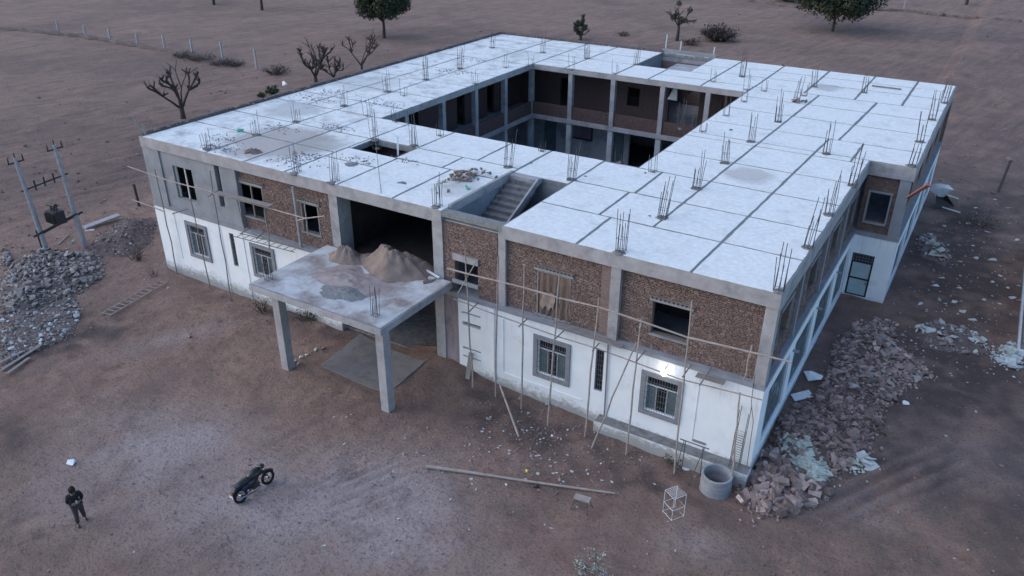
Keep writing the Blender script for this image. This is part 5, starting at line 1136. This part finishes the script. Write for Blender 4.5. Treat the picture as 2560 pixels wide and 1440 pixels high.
# ------------------------------------------------------------------ transformer on two poles
def pole(u0, v0, u1, v1, h, lab):
    b_ = GG(u0, v0); # solve the top so that it projects to (u1,v1) at height h
    t = G(u1, v1, h); return b_, t
b1 = GG(119, 632); b2 = GG(214, 620)
d1 = ray(37, 395); 
def top_of(b_, u, v, dv):   # nearest point of the sight line to the vertical above the base
    d = ray(u, v); A2 = np.array([d[:2], ]).T; t = np.dot(b_[:2]-CAM[:2], d[:2])/np.dot(d[:2], d[:2]); return CAM+d*t
t1 = top_of(b1, 37, 395, 0); t2 = top_of(b2, 135, 362, 0)
TR = empty('transformer_station', b1, 'pole-mounted transformer between two tall concrete poles at the left', 'transformer')
MB().tube([b1-[0, 0, .3], t1], [.17, .11], 8).build('pole', M['postconc'], TR); MB().tube([b2-[0, 0, .3], t2], [.17, .11], 8).build('pole', M['postconc'], TR)
def on1(f): return b1+(t1-b1)*f
def on2(f): return b2+(t2-b2)*f
ex = lambda p, q, e: (p-(q-p)*e, q+(q-p)*e)
for f in (.215, ):
    p, q = ex(on1(f), on2(f+.12), .12); MB().bar(p+[0, -.18, 0], q+[0, -.18, 0], .1, .12).bar(p+[0, .18, 0], q+[0, .18, 0], .1, .12).build('platform', M['trafo'], TR)
p, q = ex(on1(.68), on2(.72), .12); MB().bar(p, q, .09, .09).build('crossarm', M['trafo'], TR)
for k in range(3):
    c = p+(q-p)*(.3+.2*k); MB().tube([c+[0, 0, -.25], c+[0, 0, .35]], .05, 6).build('fuse_cutout', M['trafo'], TR)
for tp, sgn in ((t1, 1), (t2, 1)):
    e = (on2(.9)-on1(.9)); e = e/np.linalg.norm(e); MB().bar(tp-e*.45-[0, 0, .25], tp+e*.45-[0, 0, .25], .08, .08).build('crossarm', M['trafo'], TR)
    for k in (-.4, 0, .4): MB().tube([tp+e*k-[0, 0, .25], tp+e*k+[0, 0, .12 if k else .3]], [.05, .03], 6).build('insulator', M['trafo'], TR)
c = (on1(.215)+on2(.335))/2+np.array([0, 0, .1])
tk = MB().box(c[0]-.45, c[0]+.45, c[1]-.32, c[1]+.32, c[2], c[2]+.8, .01).build('transformer_tank', M['trafo'], TR)
fn = MB()
for k in range(8): x = c[0]-.4+k*.11; fn.box(x, x+.03, c[1]-.45, c[1]-.33, c[2]+.1, c[2]+.7)
fn.build('cooling_fins', M['trafo'], tk)
MB().tube([(c[0]-.5, c[1], c[2]+1.1), (c[0]+.3, c[1], c[2]+1.15)], .13, 10).build('conservator', M['trafo'], tk)
for k in range(3): MB().tube([(c[0]-.3+k*.3, c[1], c[2]+.8), (c[0]-.3+k*.3, c[1], c[2]+1.2)], [.06, .03], 6).build('bushing', M['trafo'], tk)
MB().bar(on1(.02)+[-.2, -.1, .2], on1(.25)+[-.2, -.1, 0], .22, .14).build('switch_box', M['trafo'], TR)
# dark stub post
p = GG(348, 515); tag(MB().tube([p, p+np.array([-.05, 0, 1.6])], .09, 7).build('stub_post', M['bark']), 'short dark wooden post standing alone left of the building corner', 'post')

# ------------------------------------------------------------------ neighbour wall at the right edge
NB = empty('neighbour_building', (44.5, 21, .4), 'white rendered neighbouring wall cut off by the right picture edge', 'building')
MB().box(43.25, 48, 15.0, 28, 1.1, 3.6).build('wall', M['bluewall'], NB); MB().box(43.2, 48, 14.9, 28, .7, 1.1).build('plinth', M['concdark'], NB); MB().box(43.1, 48, 14.7, 28, -.3, .7, .02).build('base_wall', M['bluewall'], NB); MB().box(43.0, 48.2, 14.8, 28.2, 3.6, 3.75).build('roof_slab', M['conc'], NB)

# ------------------------------------------------------------------ right rear: sack, frame, red board
p = GG(2335, 540)
c = G(2355, 475, 1.9); bs = rock_mesh('white_sack', M['cloth'], 1, .75, .7, 16); o = bpy.data.objects.new('white_sack', bs); link(o, None, c); o.scale = (1.8, 1.5, 1.5)
tag(o, 'big bulging white tarpaulin bundle hung on a bent frame behind the side wing', 'bundle')
fr = empty('bent_pipe_frame', GG(2345, 520), 'bent pale pipe frame leaning behind the side wing under the white bundle', 'frame')
MB().tube([c+[-.4, 0, -.3], GG(2345, 520)+[0, 0, .15], GG(2400, 535)+[0, 0, .1]], .05, 6).build('rail', M['frame'], fr)
MB().tube([c+[.3, .1, -.3], GG(2395, 500)+[0, 0, .1]], .04, 6).build('rail', M['frame'], fr)
nt_ = MB(); A_, B_, C_, D_ = c+[-.35, .1, -.3], c+[.35, .1, -.3], GG(2385, 520)+[0, 0, .1], GG(2340, 525)+[0, 0, .1]; nt_.add([A_, B_, C_, D_], [(0, 1, 2, 3)]); nt_.build('net', M['trafo'], fr)
tag(MB().bar(GX(2268, 495, 36.9), GX(2322, 462, 38.2), .13, .05).build('red_board', M['red']), 'rust-red board sticking out from the upper floor of the side wing', 'board')
tag(MB().tube([GG(2495, 480), GG(2515, 440)+np.array([0, 0, 1.2])], .09, 6).build('leaning_post', M['bark']), 'dark leaning post in the field right of the white bundle', 'post')

# ------------------------------------------------------------------ trees and shrubs
def branch(mb, p, d, L_, r, depth, tips, spread=.6, upb=.25, knob=0):
    p = np.array(p, float); pts = [p]; rr = [r]; dd = np.array(d, float)
    for i in range(4):
        dd = dd+np.array([random.gauss(0, .14) for _ in range(3)]); dd /= np.linalg.norm(dd); p = p+dd*L_/4; pts.append(p); rr.append(r*(1-.1*(i+1)))
    if depth == 0 and knob: rr[-1] = r*knob; rr[-2] = r*knob*.9
    mb.tube(pts, rr, 6); tips.append(p)
    if depth > 0:
        for k in range(random.choice((2, 3))):
            a_ = np.array([random.gauss(0, spread), random.gauss(0, spread), random.gauss(upb, spread*.5)]); branch(mb, p, (dd+a_)/np.linalg.norm(dd+a_), L_*random.uniform(.6, .85), r*.66, depth-1, tips, spread, upb, knob)
def bare_tree(pix, h, lab, knobs=True, nlimb=4, r=.22, thin=False, z0=0.):
    p = GG(*pix); t = empty('bare_tree', p, lab, 'tree', 'bare lopped trees beyond the left side of the building'); tr = MB(); tr.tube([p-[0, 0, .2], p+np.array([.05, 0, h*.1]), p+np.array([-.03, .05, h*.22])], [r*1.3, r, r*.9], 8); tr.build('trunk', M['bark'], t)
    top = p+np.array([-.03, .05, h*.2])
    for k in range(nlimb):
        a_ = 2*math.pi*k/nlimb+random.uniform(-.4, .4); mb = MB(); tips = []; sp = random.uniform(.55, 1.1)
        branch(mb, top, np.array([math.cos(a_)*sp, math.sin(a_)*sp, 1.0])/math.hypot(sp, 1), h*.42, r*.62, 1 if knobs else 3, tips, .5, .35, 1.25 if knobs else 0)
        if knobs:
            for q in tips:
                for _ in range(3): mb.tube([q, q+np.array([random.gauss(0, .3), random.gauss(0, .3), random.uniform(.2, .6)])], [r*.4, r*.28], 5)
                for _ in range(4): mb.tube([q, q+np.array([random.gauss(0, .35), random.gauss(0, .35), random.uniform(.3, .9)])], [.03, .012], 4)
        mb.build('limb', M['bark'], t)
    mb = MB(); tips = []
    branch(mb, top, (.05, 0, 1), h*.42, r*.42, 2, tips, .4, .5); mb.build('limb', M['bark'], t)
bare_tree((458, 296), 4.6, 'large bare lopped tree standing beyond the left roof edge, leftmost of the bare trees', nlimb=4, r=.22)
bare_tree((790, 212), 4.4, 'bare lopped tree with thick stubby limbs, middle one beyond the left roof edge', nlimb=5, r=.2)
bare_tree((835, 205), 2.6, 'small stubby bare tree just right of the middle lopped tree', nlimb=4, r=.15)
bare_tree((905, 183), 4.3, 'thin bare forked tree, rightmost beyond the left roof edge', nlimb=3, r=.15)
bare_tree((955, -60), 1, 'x') if False else None
def leafy(u, v, crown_w, crown_h, trunk_h, n, lab, lsz=.28, name='leafy_tree', sparse=0, base=None):
    p = GG(u, v) if base is None else np.array(base); t = empty(name, p, lab, 'tree'); MB().tube([p-[0, 0, .2], p+np.array([.1, 0, trunk_h*.6]), p+np.array([.0, .1, trunk_h+crown_h*.25])], [.28, .2, .14], 8).build('trunk', M['bark'], t)
    lb = MB(); mb = MB(); top = p+np.array([0, 0, trunk_h]); tips = []
    for k in range(6): a_ = k*1.05; branch(mb, top, (math.cos(a_)*.7, math.sin(a_)*.7, .8), crown_h*.28, .09, 2, tips, .5, .2)
    mb.build('limbs', M['bark'], t); cen = p+np.array([0, 0, trunk_h+crown_h*.5]); cl = []
    for k in range(150 if not sparse else sparse):
        a_ = np.array([random.gauss(0, 1) for _ in range(3)]); a_ /= np.linalg.norm(a_); a_ = np.sign(a_)*np.abs(a_)**.8; r_ = random.random()**.3
        cl.append((cen+a_*r_*np.array([crown_w/2, crown_w/2, crown_h/2])*.82, random.uniform(.09, .17)*crown_w*(1 if not sparse else .8)))
    for i in range(n):
        c_, r_ = cl[i % len(cl)]; d_ = np.array([random.gauss(0, 1) for _ in range(3)]); d_ /= np.linalg.norm(d_); q = c_+d_*r_*random.random()**.4; a_ = np.array([random.gauss(0, 1) for _ in range(3)]); a_ /= np.linalg.norm(a_); b_ = np.cross(a_, d_); b_ /= np.linalg.norm(b_)+1e-6; s_ = lsz*random.uniform(.6, 1.3); lb.add([q-a_*s_*.5, q-b_*s_*.3, q+a_*s_*.5, q+b_*s_*.3], [(0, 1, 2, 3)])
    lb.build('crown', M['leaf'], t)
leafy(960, 95, 8.0, 7.0, 2.2, 18000, 'dark round leafy tree beyond the left roof edge, cut by the top edge', .36)
leafy(2080, 78, 13.6, 11.0, 1.6, 34000, 'widest dark round leafy tree at the top right of the field', .45)
leafy(535, 12, 5, 4, 3, 2500, 'leafy tree at the top edge whose trunk alone shows, left of its twin')
leafy(655, 25, 6, 4, 3.2, 2500, 'leafy tree at the top edge, trunk showing, right of its twin')
leafy(2415, 12, 6, 4, 3, 2500, 'small dark leafy tree at the top right edge')
leafy(1450, 100, 2.6, 3.0, .5, 2200, 'low brown-green bushy tree just behind the back roof edge', .25, 'bushy_tree', 22)
leafy(1692, 102, 3.8, 4.6, 2.0, 700, 'sparse tree with ragged clumps and a forked trunk behind the back roof edge', .25, 'sparse_tree', 9)
twigs('round_bush', 1795, 102, 4.6, 2.2, 420, 'dome-shaped leafless dark bush in the field behind the roof', 'bush', leaf=900, leafm='drytwig', lsz=.2)
twigs('low_bush', 1725, 112, 2.4, .8, 90, 'flat low dark shrub left of the dome-shaped bush', 'bush', leaf=200, leafm='drytwig', lsz=.15)
twigs('low_bush', 1975, 4, 5, 1.6, 120, 'dark shrub at the top edge left of the widest leafy tree', 'bush', leaf=500, lsz=.25)
twigs('low_bush', 1560, 90, 2., .7, 60, 'small dry shrub between the bushy tree and the sparse tree', 'bush', leaf=120, leafm='drytwig', lsz=.12)
for k, (u, v, w_, h_) in enumerate([(555, 162, 3.4, .8), (500, 150, 4, .7), (460, 142, 3, .6), (690, 185, 3.0, 1.2), (590, 165, 2, .5)]):
    twigs('thorn_brush', u, v, w_, h_, 110, 'dead thorn brush on the fence line, '+('dense tuft beside the second post', 'longest strip between the second and third posts', 'thin strip by the third post', 'dark bush nearest the bare trees', 'short flat tuft right of the second post')[k], 'brush', leaf=160, leafm='drytwig', lsz=.12, grp='thorn brush along the post line')
for (u, v) in ((680, 225), (700, 222), (725, 215)): pass
twigs('low_bush', 683, 236, 1.1, .8, 60, 'small dark green cactus-like clump behind the left roof edge', 'bush', leaf=300, lsz=.2)
twigs('low_bush', 655, 243, .7, .5, 40, 'tiny dark clump left of the cactus-like clump', 'bush', leaf=150, lsz=.15)
p = GG(712, 222); o = bpy.data.objects.new('white_sheet', rock_mesh('white_sheet', M['cloth'], 1, .6, .8, 12)); link(o, None, p+np.array([0, 0, .5])); o.scale = (.9,)*3; tag(o, 'torn white plastic caught on brush beyond the left roof edge', 'plastic')
posts = [(642, 172, 2.0), (557, 148, 1.9), (482, 136, 1.6), (412, 122, 1.5), (345, 112, 1.4), (277, 102, 1.3), (215, 92, 1.3), (147, 80, 1.2), (2258, 26, 1.3)]
for k, (u, v, h_) in enumerate(posts):
    p = GG(u, v); mb = MB().box(p[0]-.1, p[0]+.1, p[1]-.1, p[1]+.1, p[2]-.2, p[2]+h_+.3, .01)
    lab = 'lone pale post in the far field right of the widest leafy tree' if k == 8 else 'slim pale concrete post in the left field fence line, '+('nearest to the bare trees', 'second counting away from the building', 'third counting away from the building', 'fourth counting away from the building', 'fifth counting away from the building', 'sixth counting away from the building', 'seventh counting away from the building', 'farthest left of all')[k]
    tag(mb.build('fence_post', M['postconc']), lab, 'post', None if k == 8 else 'fence posts across the left field')
# low earth bund lines of the fields
for nm, pts in (('field_bund', [(0, 72), (200, 92), (420, 130), (580, 160)]), ('field_bund', [(1850, -2), (1990, 20), (2260, 28), (2400, 44), (2560, 56)])):
    mb = MB(); pw = [GG(*q) for q in pts]; P2 = []
    for i in range(len(pw)-1):
        for t in np.linspace(0, 1, 24)[:-1]: P2.append(pw[i]*(1-t)+pw[i+1]*t)
    mb.tube([q+np.array([random.gauss(0, .12), random.gauss(0, .12), .02]) for q in P2], [random.uniform(.25, .5) for _ in P2], 6); o = mb.build(nm, M['earth'], None, 'structure', smooth=True)
